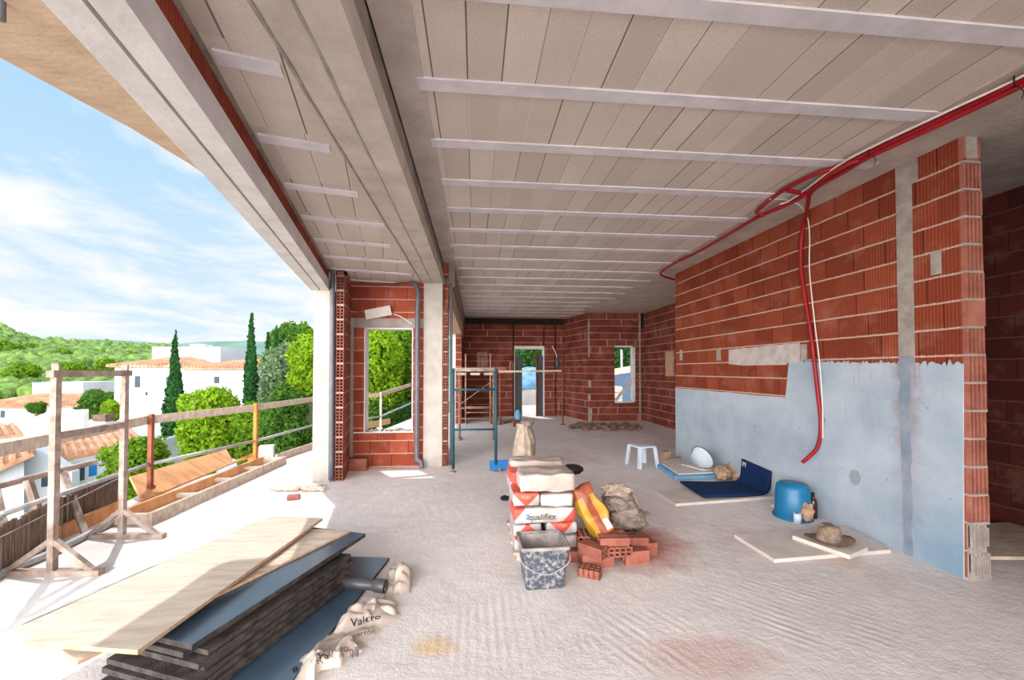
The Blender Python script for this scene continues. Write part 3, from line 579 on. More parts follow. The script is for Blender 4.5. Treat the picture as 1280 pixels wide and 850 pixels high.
filmtext('Valero', 458, 779, .062, (fm2, fm1), .35); filmtext('cartón', 457, 795, .045, (fm2, fm1), .35, 'ink_grey')
filmtext('Gar 2000', 424, 813, .05, (fm1, fm4, fm2), .3, 'ink_grey'); filmtext('Va', 404, 832, .055, (fm4, fm1), .35); filmtext('n', 426, 823, .045, (fm4, fm1), .35)
filmtext('R', 400, 840, .05, (fm4, fm1), .6, 'ink_grey'); filmtext('B', 372, 838, .05, (fm4, fm1), .6)
# ------------------------------------------------------------------ cement bags on a pallet
def bagmat(name, kind):
    m, g = begin(name); x, y, z = g.xyz(g.coord()); n = g.noise(g.coord(), 14, 4)
    white = g.mix(g.rng(n, .35, .7), lin((188, 181, 179)), lin((164, 155, 152))); red = g.mix(g.rng(n, .3, .7), lin((208, 88, 80)), lin((190, 72, 58)))
    ax = g.m('ABSOLUTE', x)
    if kind == 'down': k = g.m('GREATER_THAN', z, g.m('MULTIPLY_ADD', ax, 1.0, -.005))
    elif kind == 'up': k = g.m('LESS_THAN', g.m('ADD', z, g.m('MULTIPLY', ax, .95)), .108)
    elif kind == 'corner': k = g.m('GREATER_THAN', g.m('SUBTRACT', ax, g.m('MULTIPLY', g.m('SIGN', x), g.m('MULTIPLY', g.m('SUBTRACT', z, .07), .9))), .2)
    elif kind == 'stripe': k = g.m('LESS_THAN', g.m('ABSOLUTE', g.m('ADD', x, .11)), .022)
    elif kind == 'rim': k = g.m('LESS_THAN', z, .02)
    else: k = g.m('MULTIPLY', z, 0.0)
    edge = g.m('MULTIPLY', g.m('LESS_THAN', z, .006), .5)
    col = g.mix(k, white, red); h = g.m('ADD', g.noise(g.coord(), 22, 5), g.m('MULTIPLY', g.noise(g.scl(g.coord(), (1, 1, 6)), 18, 3), .6))
    finish(g, col, .45, h, .35, .01, spec=.4); return m
for k in ('down', 'up', 'corner', 'stripe', 'plain', 'rim'): MT['bag_' + k] = bagmat('bag_print_' + k, k)
MT['bag_film'] = surf('dusty_bag_paper', (188, 173, 166), (166, 149, 140), 6, bump=.5, bscale=22, rough=.5, spec=.4)
FY = 3.15
def px_at(x, y, Y=FY): return aY(x, y, Y)
BGR = 'cement bags piled on the pallet'
def bag(x0, x1, y0, y1, mat, label, depth, Y=FY, rz=0.0, sd=1, group=BGR):
    a, b = aY(x0, y1, Y), aY(x1, y0, Y); W_, H_ = b.x - a.x, b.z - a.z
    t = thing('cement_bag', label, 'bag', ((a.x + b.x) / 2, Y + depth / 2, a.z), rz, group)
    p = pillow((W_, depth, H_), sd, 14, .2, .016 if mat == 'bag_film' else .009); p.move(wm(t)); obj('bag_sack', p, mat, t, True)
    return t, W_, H_
pz = at(645, 700).y
bag(642, 678, 673, 690.5, 'bag_down', 'red and white bag end just behind the grey tub, bottom left of the pile', .42, sd=2)
bag(642, 678, 656.5, 673, 'bag_up', 'bag end with red triangle pointing up, second row at left', .42, sd=3)
bag(688, 730, 669, 691, 'bag_stripe', 'grey-white bag with a red corner, bottom right of the pile', .42, sd=4)
tb, W_, H_ = bag(683, 723, 653.5, 669, 'bag_down', 'bag end with red triangle pointing down, second row at right', .42, sd=5)
t3, W3, H3 = bag(640.5, 721, 634, 656, 'bag_corner', 'long white bag with red corners and lettering across the pile', .36, sd=6)
tA, WA, HA = bag(641, 675, 616, 634, 'bag_down', 'bag end with big red triangle, fourth row at left', .4, sd=7)
tB, WB, HB = bag(676, 718, 617.5, 635, 'bag_plain', 'white bag end with pale label panel, fourth row at right', .4, sd=8)
bag(637, 668, 590, 616, 'bag_down', 'red and white bag end peeking out left behind the long beige bag', .36, Y=3.42, sd=9)
bag(649, 722, 592, 617, 'bag_film', 'long dusty beige bag lying across the front top of the pile', .3, Y=3.12, rz=-.04, sd=10)
bag(637, 708, 576, 593, 'bag_film', 'long dusty beige bag lying on top of the pile at the back', .26, Y=3.62, rz=-.06, sd=11)
for i, (x0, x1, y0, y1, lb) in enumerate([(640, 676, 655, 681, 'bag at left rear of the pile, low beside the pallet'), (640, 676, 630, 655, 'bag at left rear of the pile, middle height'), (640, 676, 606, 630, 'bag at left rear of the pile, under the beige top bags'), (682, 720, 650, 680, 'bag at right rear of the pile, low'), (682, 720, 620, 650, 'bag at right rear of the pile, middle height'), (682, 720, 600, 620, 'bag at right rear of the pile, under the beige top bags')]):
    bag(x0, x1, y0, y1, 'bag_plain', lb, .36, Y=3.6, sd=20 + i)
MT['ink_blue'] = surf('blue_print', (70, 116, 170), None, bump=0); MT['ink_gold'] = surf('gold_print', (222, 176, 120), None, bump=0)
fx = lambda x, y, Y: Matrix.Translation(aY(x, y, Y)) @ Euler((PI / 2, 0, 0)).to_matrix().to_4x4()
obj('lettering', text_mb('a', .085, fx(660, 645.5, FY - .006), .002), 'ink_blue', t3); obj('lettering', text_mb('qualiflex', .066, fx(678, 646.5, FY - .008), .002), 'ink_grey', t3)
obj('lettering', text_mb('FLEX', .034, fx(658, 622, FY - .004), .002), 'ink_gold', tA); obj('lettering', text_mb('FLEX', .03, fx(704, 657, FY - .004), .002), 'ink_gold', tb)
MT['label'] = surf('pale_label', (196, 204, 210), (176, 186, 194), 20, bump=.1)
a, b = aY(688, 633, FY), aY(714, 621, FY); obj('label_panel', MB().ext(a.x, b.x, FY - .003, FY + .02, a.z + .01, b.z), 'label', tB)
pt_ = thing('wooden_pallet', 'low wooden pallet under the cement bags', 'pallet', (.6, 3.5, 0))
for x in (.36, .6, .84): obj('block', MB().ext(x - .03, x + .03, 3.15, 3.95, 0, .045), 'oldwood', pt_)
for y in (3.2, 3.4, 3.6, 3.8): obj('slat', MB().ext(.3, .9, y - .05, y + .05, .045, .062), 'oldwood', pt_)
o = obj('work_glove', crumple(aY(716, 594, 3.7), (.2, .12, .1), 4, .25, 3), 'black'); tag(o, 'black glove lying on the right end of the top beige bag', 'glove')
o = obj('shoe_scrap', crumple(at(631, 626), (.1, .08, .06), 6, .3, 3), 'black'); tag(o, 'small black scrap on the floor left of the bag pile', 'scrap')
# yellow bag leaning on the pile
m, g_ = begin('orange_yellow_bag'); x_, y_, z_ = g_.xyz(g_.coord()); n_ = g_.noise(g_.coord(), 12, 4)
st = g_.m('MULTIPLY', g_.m('GREATER_THAN', g_.m('ABSOLUTE', x_), .028), g_.m('LESS_THAN', g_.m('ABSOLUTE', g_.m('SUBTRACT', y_, -.03)), .15)); finish(g_, g_.mix(st, g_.mix(n_, lin((152, 76, 48)), lin((118, 52, 32))), lin((166, 122, 24))), .45, g_.noise(g_.coord(), 24, 4), .4, .01, spec=.4); MT['bag_yellow'] = m
yt = thing('cement_bag', 'orange bag with yellow stripes leaning against the right side of the bag pile', 'bag', at(749, 684))
pl_ = pillow((.17, .44, .1), 31, 14, .3, .03); a, b = aY(757, 670, 3.05), aY(724, 609, 3.22)
Mx = frame((a + b) / 2, Vector((1, -.1, .12)), b - a); pl_.move(Mx @ Matrix.Translation((0, 0, -.05))); ys = obj('bag_sack', pl_, 'bag_yellow', yt, True)
for v in ys.data.vertices: pass
# object coordinates of the print run along the bag itself
ys.matrix_parent_inverse = Matrix.Identity(4); Lm = wm(yt).inverted() @ Mx
for v in ys.data.vertices: v.co = Lm.inverted() @ v.co
ys.location = Lm.to_translation(); ys.rotation_euler = Lm.to_euler()
obj('label_panel', MB().add([Mx @ Vector(q) for q in ((.03, -.17, .053), (.075, -.17, .053), (.075, -.09, .054), (.03, -.09, .054), (.03, -.17, .046), (.075, -.17, .046), (.075, -.09, .046), (.03, -.09, .046))], [(0, 1, 2, 3), (7, 6, 5, 4), (0, 4, 5, 1), (1, 5, 6, 2), (2, 6, 7, 3), (3, 7, 4, 0)]), 'label', yt)
# torn sacks heaped behind the bricks
for nm, (x, y, Y), sz, sd, mat, lb in [('torn_sack', (783, 664, 3.4), (.36, .3, .22), 12, 'greybag', 'dark grey torn sack slumped at the right of the bag pile'), ('torn_sack', (774, 645, 3.42), (.27, .26, .2), 17, 'greybag', 'grey-brown torn sack heaped behind the yellow striped bag'), ('torn_sack', (771, 622, 3.45), (.25, .22, .11), 23, 'sack', 'crumpled beige sack on top of the grey torn sacks'), ('torn_sack', (790, 640, 3.55), (.1, .16, .16), 29, 'sack', 'ragged beige sack end hanging right of the grey torn sacks')]:
    p = aY(x, y, Y); o = obj(nm, crumple(p if p.z > .02 else Vector((p.x, p.y, 0)), sz, sd, .42, 5, None, 1.7), mat, None, True); tag(o, lb, 'sack', 'torn sacks behind the bricks')
# ------------------------------------------------------------------ hollow bricks
def hbrick(L, W_, Hh, nx, nz, M):
    mb = MB(); t = .011
    for i in range(nx + 1): x = -W_ / 2 + (W_ - t) * i / nx; mb.ext(x, x + t, -L / 2, L / 2, 0, Hh)
    for k in range(nz + 1): z = (Hh - t) * k / nz; mb.ext(-W_ / 2 + .0005, W_ / 2 - .0005, -L / 2, L / 2, z, z + t)
    return mb.move(M)
def brick(p, rz, dims, label, rx=0.0, group='loose hollow bricks by the bag pile'):
    M = Matrix.Translation(p) @ Euler((rx, 0, rz)).to_matrix().to_4x4(); return tag(obj('hollow_brick', hbrick(*dims, M), 'brickp'), label, 'brick', group)
def bz(x, y, z): p = at(x, y, z); return p
brick(at(748, 711) + Vector((0, .06, 0)), PI / 2 + .02, (.245, .11, .105, 2, 2), 'long hollow brick lying flat on the floor at the front of the heap')
brick(at(797, 706) + Vector((0, .06, 0)), PI / 2 + .12, (.2, .11, .1, 2, 2), 'hollow brick on the floor at the right front of the heap')
q = at(743, 697, .105); brick(q + Vector((0, .04, 0)), .75, (.2, .1, .085, 2, 2), 'hollow brick set skew on the long front brick, its holes to the right')
q = at(774, 697, .106); brick(q + Vector((.005, .1, 0)), .05, (.2, .19, .075, 4, 2), 'hollow brick with two rows of four holes facing the room')
q = at(769, 684, .182); brick(q + Vector((.01, .1, 0)), PI / 2 - .06, (.22, .17, .06, 2, 1), 'flat clay brick on top of the brick with eight holes')
brick(at(733, 690, .107) + Vector((.0, .12, 0)), -.1, (.16, .09, .1, 2, 2), 'small hollow brick wedged between bag pile and heap')
q = at(804, 684, .1); brick(q + Vector((-.005, .14, -.1)), PI / 2 + .05, (.3, .16, .1, 2, 2), 'hollow brick lying at the back right of the heap')
q = at(800, 684, .11); brick(Vector((q.x, q.y + .12, .101)), PI / 2 - .15, (.2, .13, .06, 2, 1), 'flat clay brick on the back right of the heap')
brick(at(709, 706) + Vector((.02, .08, 0)), PI / 2, (.16, .1, .085, 2, 2), 'red brick piece on the floor right of the grey tub')
q = at(741, 720); brick(q + Vector((.0, .04, .031)), -.5, (.06, .16, .085, 4, 2), 'half brick tipped over with its eight holes up, in front of the heap', PI / 2)
# mortar tub
tt = thing('mortar_tub', 'grey square mortar tub splashed with cement before the bags', 'bucket', at(681, 738) + Vector((.005, .13, 0)), .02)
def rect_ring(hx, hy, z, r=.02, seg=4):
    out = []
    for cx, cy_2, a0 in ((hx - r, hy - r, 0), (-hx + r, hy - r, PI / 2), (-hx + r, -hy + r, PI), (hx - r, -hy + r, 1.5 * PI)):
        for k in range(seg + 1): a = a0 + PI / 2 * k / seg; out.append(Vector((cx + r * math.cos(a), cy_2 + r * math.sin(a), z)))
    return out
def shell(rings, capfirst=True, caplast=True):
    mb = MB(); n = len(rings[0])
    for r in rings: mb.v += r
    for i in range(len(rings) - 1):
        for k in range(n): mb.f.append((i * n + k, i * n + (k + 1) % n, (i + 1) * n + (k + 1) % n, (i + 1) * n + k))
    if capfirst: mb.f.append(tuple(range(n - 1, -1, -1)))
    if caplast: mb.f.append(tuple((len(rings) - 1) * n + k for k in range(n)))
    return mb
tw_ = wm(tt)
body = shell([rect_ring(.132, .115, 0), rect_ring(.135, .118, .012), rect_ring(.16, .14, .285), rect_ring(.153, .133, .285), rect_ring(.13, .112, .02)]).move(tw_); obj('tub_body', body, 'bucket', tt, True)
rim = shell([rect_ring(.158, .138, .27), rect_ring(.172, .152, .274), rect_ring(.172, .152, .292), rect_ring(.154, .134, .294), rect_ring(.152, .132, .27)], False, False).move(tw_); obj('tub_rim', rim, 'bucket_in', tt, True)
lin_ = shell([rect_ring(.1515, .1315, .28), rect_ring(.129, .111, .022)], False, True).move(tw_); obj('mortar_crust', lin_, 'bucket_in', tt, True)
hp = smoothpath([Vector((-.172, -.02, .27)), Vector((-.165, -.14, .2)), Vector((-.08, -.152, .14)), Vector((0, -.148, .115)), Vector((.08, -.152, .14)), Vector((.165, -.14, .2)), Vector((.172, -.02, .27))], 8)
obj('wire_handle', MB().tube([tw_ @ p for p in hp], .0035, 6), 'galv', tt, True)
# beige rubble sack standing behind the pile
sb_ = at(659, 592) ; sp = Vector((sb_.x, at(659, 586).y, 0)); 
prof = [(.10, 0), (.155, .05), (.165, .25), (.15, .45), (.12, .56), (.10, .62), (.115, .68), (.09, .7), (.07, .66)]
mb = MB(); mb.lathe(sp, prof, 36)
mb.v = [p + Vector(((p.x - sp.x), (p.y - sp.y), 0)) * (.28 * mnoise.noise(Vector(((p.x - sp.x) * 9, (p.y - sp.y) * 9, p.z * 3))) + .12 * math.sin(11 * math.atan2(p.y - sp.y, p.x - sp.x) + p.z * 4)) + Vector((-.02 * p.z, 0, 0)) for p in mb.v]
k_ = (at(659, 586).y / 3.9)
t = thing('rubble_sack', 'beige rubble sack standing open behind the cement bags', 'sack', sp); obj('sack_cloth', mb, 'sack', t, True)
obj('sack_tuft', crumple(sp + Vector((.03, -.05, .62)), (.2, .14, .14), 41, .35, 3), 'greybag', t, True)
# ------------------------------------------------------------------ stool, mats, slabs by the right wall
s0, s1, s2, s3 = at(791, 588.5), at(818, 581), None, None
stc = Vector(((s0.x + s1.x) / 2 + .02, (s0.y + s1.y) / 2 + .12, 0)); st = thing('plastic_stool', 'white square plastic stool standing in the middle of the back floor', 'stool', stc, .2); W = wm(st)
seat = shell([rect_ring(.15, .15, .30, .03), rect_ring(.155, .155, .305, .03), rect_ring(.15, .15, .325, .03), rect_ring(.135, .135, .33, .03)]).move(W); obj('seat', seat, 'white_pl', st, True)
for a, b in ((1, 1), (-1, 1), (-1, -1), (1, -1)):
    mb = MB().bar(W @ Vector((a * .128, b * .145, .31)), W @ Vector((a * .16, b * .178, 0)), .055, .012, (0, b, 0)); mb.bar(W @ Vector((a * .145, b * .128, .31)), W @ Vector((a * .178, b * .16, 0)), .055, .012, (a, 0, 0)); obj('leg', mb, 'white_pl', st)
def slab(px, z0, th, mat, name, label, cat, group=None, bevel=.004):
    P = [at(x, y, z0 + th) for x, y in px]
    if (P[1] - P[0]).cross(P[2] - P[0]).z < 0: P.reverse()
    for p in P: p.x = min(p.x, PX - .015)
    return tag(obj(name, MB().quadslab(P, th), mat, bevel=bevel), label, cat, group)
slab([(918, 668), (968, 699), (1114, 687), (1062, 657)], 0, .03, 'white', 'plaster_slab', 'large white slab on the floor under the small slab with the hat', 'slab')
slab([(990, 669), (1062, 694), (1085, 684), (1022, 654)], .031, .035, 'white', 'plaster_slab', 'small white offcut slab under the straw hat', 'slab')
slab([(817, 612), (845, 629.5), (968, 620.5), (935, 605)], 0, .03, 'white', 'plaster_slab', 'white slab on the floor under the navy foam mat', 'slab')
slab([(821, 580), (843, 595), (894, 594), (892, 580)], .006, .05, 'xps', 'foam_board', 'pale blue foam board at the bottom of the small stack by the wall', 'board')
slab([(828, 579), (848, 592), (896, 590), (890, 578)], .058, .02, 'white', 'plaster_slab', 'white board on the pale blue foam board', 'slab')
slab([(852, 580), (880, 587), (898, 585), (892, 577)], .08, .018, 'white', 'plaster_slab', 'small white offcut on top of the foam board stack', 'slab')
for i, (x, y) in enumerate([(863, 600.5), (886, 599.5)]): tag(obj('timber_batten', MB().box(at(x, y, 0) + Vector((0, .05, .003)), (.03, .1, .0055)), 'oldwood'), ['thin batten under the front of the foam board, left', 'thin batten under the front of the foam board, right'][i], 'batten')
bt = thing('white_basin', 'white round basin tipped on the stack against the wall', 'basin', at(887, 582, .098)); c = aY(885, 575, 5.45); c = Vector((3.18, 5.42, .26))
Mb = frame(c, Vector((.35, 1, 0)), Vector((.45, -.12, 1))); mb = MB().lathe((0, 0, 0), [(.001, -.06), (.12, -.06), (.155, .03), (.165, .03), (.165, .038), (.15, .036), (.115, -.05), (.001, -.052)], 32); mb.move(Matrix.Translation((0, 0, 0)))
Mb = Matrix.Translation((3.2, 5.42, .245)) @ Euler((0, R(68), R(20))).to_matrix().to_4x4(); mb.move(Mb); obj('basin_shell', mb, 'white_pl', bt, True)
rb_ = MB().tube([Mb @ Vector((.167 * math.cos(2 * PI * k / 36), .167 * math.sin(2 * PI * k / 36), .034)) for k in range(37)], .008, 6); obj('basin_rim', rb_, 'greybag', bt, True)
o = obj('clay_block', MB().box(at(836, 577, .0) + Vector((0, .1, .08)), (.13, .11, .15), (0, 0, .3)), 'paper', bevel=.006); tag(o, 'brown block on the floor behind the foam board stack', 'block')
o = obj('timber_stick', MB().bar(at(820, 581, .02) + Vector((0, .04, 0)), at(862, 577, .02) + Vector((0, .3, 0)), .035, .03), 'oldwood'); tag(o, 'old timber stick lying behind the foam board stack', 'timber')
# navy mat, lying flat then curling up the wall
A, B_ = at(850, 604, .05), at(880, 623, .05)
mt_ = thing('foam_mat', 'navy blue foam mat on a white slab, one end bent up the wall', 'mat', (3.0, 4.5, .031))
prof = [(0, .0)] + [(.55 + .1 * i, .0) for i in range(2)] + [(.84 + .14 * math.sin(t), .14 - .14 * math.cos(t)) for t in [PI / 2 * i / 8 for i in range(9)]] + [(.985, .2), (.995, .26), (1.0, .31)]
def matstrip(off):
    rows = []
    n = 10
    for j in range(n + 1):
        t = j / n; row = []
        p0 = A.lerp(B_, t); pe = Vector((3.488, 4.92 - .5 * t, 0)); ln = pe.x - p0.x
        for i, (s, h) in enumerate(prof):
            d = 1.0 if i == 0 else 0
            nx_, nz_ = prof[min(i + 1, len(prof) - 1)][0] - prof[max(i - 1, 0)][0], prof[min(i + 1, len(prof) - 1)][1] - prof[max(i - 1, 0)][1]; l = math.hypot(nx_ * ln, nz_); ox, oz = -nz_ / l * off, nx_ * ln / l * off
            row.append(Vector((p0.x + ln * s + ox, p0.y + (pe.y - p0.y) * s, .034 + h * (1.0 - .12 * t) + oz + .02 * (1 - s) * (1 if s < .3 else 0))))
        rows.append(row)
    return rows
def stripmb(up, dn):
    mb = MB(); m_ = len(up[0]); n_ = len(up)
    for r in up + dn: mb.v += r
    o_ = n_ * m_
    for j in range(n_ - 1):
        for i in range(m_ - 1): a = j * m_ + i; mb.f += [(a, a + 1, a + m_ + 1, a + m_), (o_ + a, o_ + a + m_, o_ + a + m_ + 1, o_ + a + 1)]
    for i in range(m_ - 1): mb.f += [(i, o_ + i, o_ + i + 1, i + 1), ((n_ - 1) * m_ + i, (n_ - 1) * m_ + i + 1, o_ + (n_ - 1) * m_ + i + 1, o_ + (n_ - 1) * m_ + i)]
    for j in range(n_ - 1): a = j * m_; b = a + m_ - 1; mb.f += [(a, a + m_, o_ + a + m_, o_ + a), (b, o_ + b, o_ + b + m_, b + m_)]
    return mb
obj('mat_top', stripmb(matstrip(.026), matstrip(.008)), 'navy', mt_, True); obj('mat_underside', stripmb(matstrip(.008), matstrip(.0)), 'navy_dark', mt_, True)
mm = text_mb('M', .09, Matrix.Translation(Vector((3.452, 4.86, .285))) @ Euler((R(90), 0, R(-90))).to_matrix().to_4x4(), .002); obj('logo_mark', mm, 'label', mt_)
for (x, y, sz, sd, lb) in [(903, 601, (.2, .2, .2), 51, 'crumpled brown paper bag next to the foam board stack'), (913, 599, (.15, .17, .21), 57, 'tall crumpled brown paper bag behind the mat'), (922, 602, (.16, .16, .15), 63, 'crumpled brown paper bag touching the bent end of the mat')]:
    tag(obj('paper_bag', crumple(at(x, y), sz, sd, .32, 4), 'paper', None, True), lb, 'paper bag', 'paper bags by the mat')
# turquoise bucket upside down
bc = at(998, 653) + Vector((.06, .14, 0)); bt = thing('plastic_bucket', 'turquoise plastic bucket upside down by the right wall', 'bucket', bc)
mb = MB().lathe(bc, [(.165, 0), (.17, .005), (.168, .03), (.158, .035), (.15, .28), (.14, .325), (.115, .35), (.001, .355)], 40)
mb.v = [p + (Vector((p.x - bc.x, p.y - bc.y, 0)) * (.03 * max(0, math.sin(8 * math.atan2(p.y - bc.y, p.x - bc.x))) ** 4 * (1 if .04 < p.z < .2 else 0))) for p in mb.v]
obj('bucket_body', mb, 'turq', bt, True); obj('bucket_rim', MB().lathe(bc, [(.168, .0), (.176, .004), (.176, .024), (.168, .028)], 40), 'turq', bt, True)
tag(obj('paper_bag', crumple(at(1010, 655) + Vector((.02, .05, 0)), (.14, .13, .2), 71, .35, 4), 'paper'), 'crumpled grey-brown bag in front of the turquoise bucket', 'paper bag')
tag(obj('paper_cup', MB().lathe(at(999, 655) + Vector((0, .02, 0)), [(.03, 0), (.036, .1), (.033, .1), (.028, .005), (.001, .004)], 20), 'white_pl', None, True), 'small white cup on the floor in front of the turquoise bucket', 'cup')
c = Vector((3.42, at(1027, 651).y + .08, 0)); bo = thing('glass_bottle', 'dark brown bottle between the turquoise bucket and the wall', 'bottle', c)
obj('bottle_glass', MB().lathe(c, [(.036, 0), (.038, .006), (.038, .15), (.03, .185), (.014, .21), (.013, .245)], 20), 'brownglass', bo, True); obj('bottle_cap', MB().lathe(c, [(.015, .235), (.015, .255)], 16), 'black', bo)
tag(obj('plaster_crumb', crumple(at(969, 635), (.09, .06, .045), 77, .3, 3), 'white'), 'small white plaster lump on the floor left of the turquoise bucket', 'lump')
# straw hat
hc = at(1042, 680, .067) + Vector((.0, .04, 0)); hat = thing('straw_hat', 'brown straw hat lying on the small white slab', 'hat', (hc.x, hc.y, .06), -.2); W = wm(hat) @ Matrix.Scale(1.14, 4)
br = MB().lathe((0, 0, 0), [(.07, .018), (.1, .014), (.135, .014), (.158, .022), (.16, .027), (.135, .02), (.1, .02), (.07, .026)], 48, 1.0, .78)
br.v = [p + Vector((0, 0, .02 * (abs(p.x) / .16) ** 3 - .008 * (abs(p.y) / .12) ** 2)) for p in br.v]; obj('brim', br.move(W), 'straw', hat, True)
cr = MB().lathe((0, 0, 0), [(.082, .016), (.083, .03), (.077, .07), (.068, .115), (.052, .134), (.02, .13), (.001, .128)], 48, 1.0, .8)
cr.v = [p + Vector((0, 0, -.04 * max(0, 1 - (p.y / .03) ** 2) * (p.z > .12) * .6)) for p in cr.v]; obj('crown', cr.move(W), 'straw', hat, True)
hb = MB().lathe((0, 0, .022), [(.0845, 0), (.0855, .01), (.0835, .022)], 48, 1.0, .8); obj('hat_band', hb.move(W), 'greybag', hat, True)
# board in the dark passage
tag(obj('timber_board', MB().hexa([Vector((3.75, 2.72, .06)), Vector((4.95, 2.6, .06)), Vector((4.95, 3.3, .06)), Vector((3.75, 3.3, .06))], [Vector((3.75, 2.72, .085)), Vector((4.95, 2.6, .085)), Vector((4.95, 3.3, .085)), Vector((3.75, 3.3, .085))]), 'oldwood'), 'timber board raised on battens in the dark passage, right edge', 'board')
for i, x in enumerate((3.9, 4.8)): tag(obj('timber_batten', MB().ext(x - .03, x + .03, 2.85, 3.25, 0, .059), 'oldwood'), ['nearer batten under the board in the dark passage', 'farther batten under the board in the dark passage'][i], 'batten')
# ------------------------------------------------------------------ conduits under the ceiling
CZ = CH - .036
def ceilp(L, z=CZ): return [at(x, y, z) for x, y in L]
def cond(P, r, mat, name, label, cat, group=None, k=10, rough=True): return tag(obj(name, MB().tube(smoothpath(P, k), r, 10), mat, None, True), label, cat, group)
G = 'red conduits under the ceiling'; NE = at(1420, 20, CZ) + (at(1420, 20, CZ) - at(1290, 93, CZ)) * 4; NE.y = max(NE.y, -2.6)
trunk = [(1420, 20), (1290, 93), (1180, 147), (1088, 190)]
cond([NE] + ceilp(trunk + [(1050, 208), (1018, 218), (985, 234), (966, 247), (950, 260)]) + [at(946, 265, CZ - .02), at(955, 270, CZ - .06)], .019, 'red', 'red_conduit', 'red conduit branching left along the ceiling to the cable loop', 'conduit', G)
cond([p + Vector((.03, .02, -.012)) for p in [NE] + ceilp(trunk)] + ceilp([(1045, 213), (1008, 242), (983, 256), (946, 272), (905, 296), (870, 316), (845, 328)], CZ - .03) + [at(829, 338, CZ - .03), at(826, 343, CZ - .05), at(834, 347, CZ - .05), at(846, 350, CZ - .04)], .019, 'red', 'red_conduit', 'red conduit running on to the far corner of the partition', 'conduit', G)
vx = PX - .028
def wp(x, y, X=vx): return aX(x, y, X)
cond([NE + Vector((-.03, 0, .006))] + ceilp([(1420, 28), (1292, 99), (1184, 151), (1090, 194), (1056, 214)], CZ - .028) + [at(1024, 232, CZ - .03), at(1012, 243, CZ - .03), at(1010, 254, CZ - .05), wp(1006, 276), wp(1002, 296), wp(1001, 330), wp(1006, 372), wp(1014, 420), wp(1021, 480), wp(1026, 530), wp(1022, 558, vx - .01), wp(1012, 570, vx - .05), wp(1003, 578, vx - .08)], .019, 'red', 'red_conduit', 'red conduit dropping down the partition wall to a curled end', 'conduit', G)
cond(ceilp([(985, 238), (1000, 241), (1012, 242)], CZ - .02), .019, 'red', 'red_conduit', 'short red conduit bridging the two branches near the loop', 'conduit', G)
cond([NE + Vector((-.06, 0, .01))] + ceilp([(1420, 14), (1288, 90), (1176, 143), (1083, 187), (1046, 208)], CZ - .012) + ceilp([(1005, 238), (985, 252), (975, 255)], CZ - .02), .008, 'cable', 'white_cable', 'white cable taped along the red ceiling conduits', 'cable')
cond(ceilp([(962, 249), (978, 249), (992, 253)], CZ - .01) + [at(1002, 259, CZ - .05), wp(1010, 275), wp(1012, 300), wp(1012, 340), wp(1018, 400), wp(1024, 450), wp(1028, 500), wp(1028.5, 548)], .006, 'cable', 'white_cable', 'white cable hanging beside the red conduit on the wall', 'cable')
for (x, y), lb in (((1268, 102), 'black tie round the red conduits at the right edge'), ((1087, 190), 'black tie round the red conduits where they branch')):
    c = at(x, y, CZ - .012); d = Vector((-.6, 1, 0)).normalized(); s_ = Vector((1, .6, 0)).normalized()
    ring = [c + s_ * (.04 * math.cos(t)) + Vector((0, 0, .026 * math.sin(t))) for t in [2 * PI * k / 16 for k in range(17)]]
    mb = MB().tube(ring, .004, 6); mb.tube([c + Vector((.02, 0, -.02)), c + Vector((.03, -.02, -.07)), c + Vector((.0, -.03, -.12))], .0025, 5); tag(obj('cable_tie', mb, 'black'), lb, 'cable tie', 'cable ties')
# ------------------------------------------------------------------ things at the window wall
def vp(n0, n1, r, x, label, X=None): pass
px_ = at(413.5, 600); p = Vector((px_.x + .03, 5.6, 0))
cond([Vector((p.x, p.y, .03)), Vector((p.x, p.y, 1.4)), Vector((p.x, p.y, 2.7)), Vector((p.x - .02, p.y, 2.86))], .034, 'pvc', 'drain_pipe', 'grey downpipe between the white column and the hollow brick jamb', 'pipe', 'grey downpipes', 4)
dpx = aY(521.5, 470, 6.25).x
cond([aY(513, 353, 6.28), aY(519, 356, 6.26), aY(522.5, 366, 6.25), Vector((dpx, 6.25, 2.3)), Vector((dpx, 6.25, 1.2)), Vector((dpx, 6.25, .2)), Vector((dpx + .02, 6.24, .13)), Vector((dpx + .07, 6.22, .09)), Vector((dpx + .08, 6.2, .01))], .038, 'pvc', 'drain_pipe', 'grey downpipe right of the window opening with an elbow at the floor', 'pipe', 'grey downpipes', 6)
cond([at(563.5, 581) + Vector((0, -.0, 0)), at(563.5, 581) + Vector((0, 0, 1.5)), at(563.5, 581) + Vector((0, .02, 2.9))], .022, 'pvc', 'drain_pipe', 'thin pale pipe rising beside the brick edge right of column', 'pipe', 'grey downpipes', 4)
o = brick(at(446, 589) + Vector((0, .07, 0)), PI / 2 - .03, (.28, .13, .18, 2, 4), 'single red brick on the floor below the left end of the window', group=None)
lt = thing('lamp_box', 'white oblong lamp box hanging askew above the window opening', 'lamp', aY(472, 392, WY - .05)); a, b = aY(457, 394, WY - .05), aY(488, 388, WY - .05)
obj('housing', MB().bar(a, b, .07, .155, (0, -1, 0)) if False else MB().bar(a, b, .06, .15, (0, 0, 1)), 'white', lt, bevel=.006); obj('end_cap', MB().bar(b, b + (b - a).normalized() * .012, .064, .156), 'white_pl', lt)
def wc(L, Y=WY - .03): return [aY(x, y, Y) for x, y in L]
cond(wc([(515, 352), (495, 354), (470, 357), (448, 351), (438, 354), (435, 366), (437, 378), (446, 388), (457, 392)]), .009, 'cable_dk', 'grey_cable', 'dark grey cable looping from the ceiling to the lamp box', 'cable', None, 8)
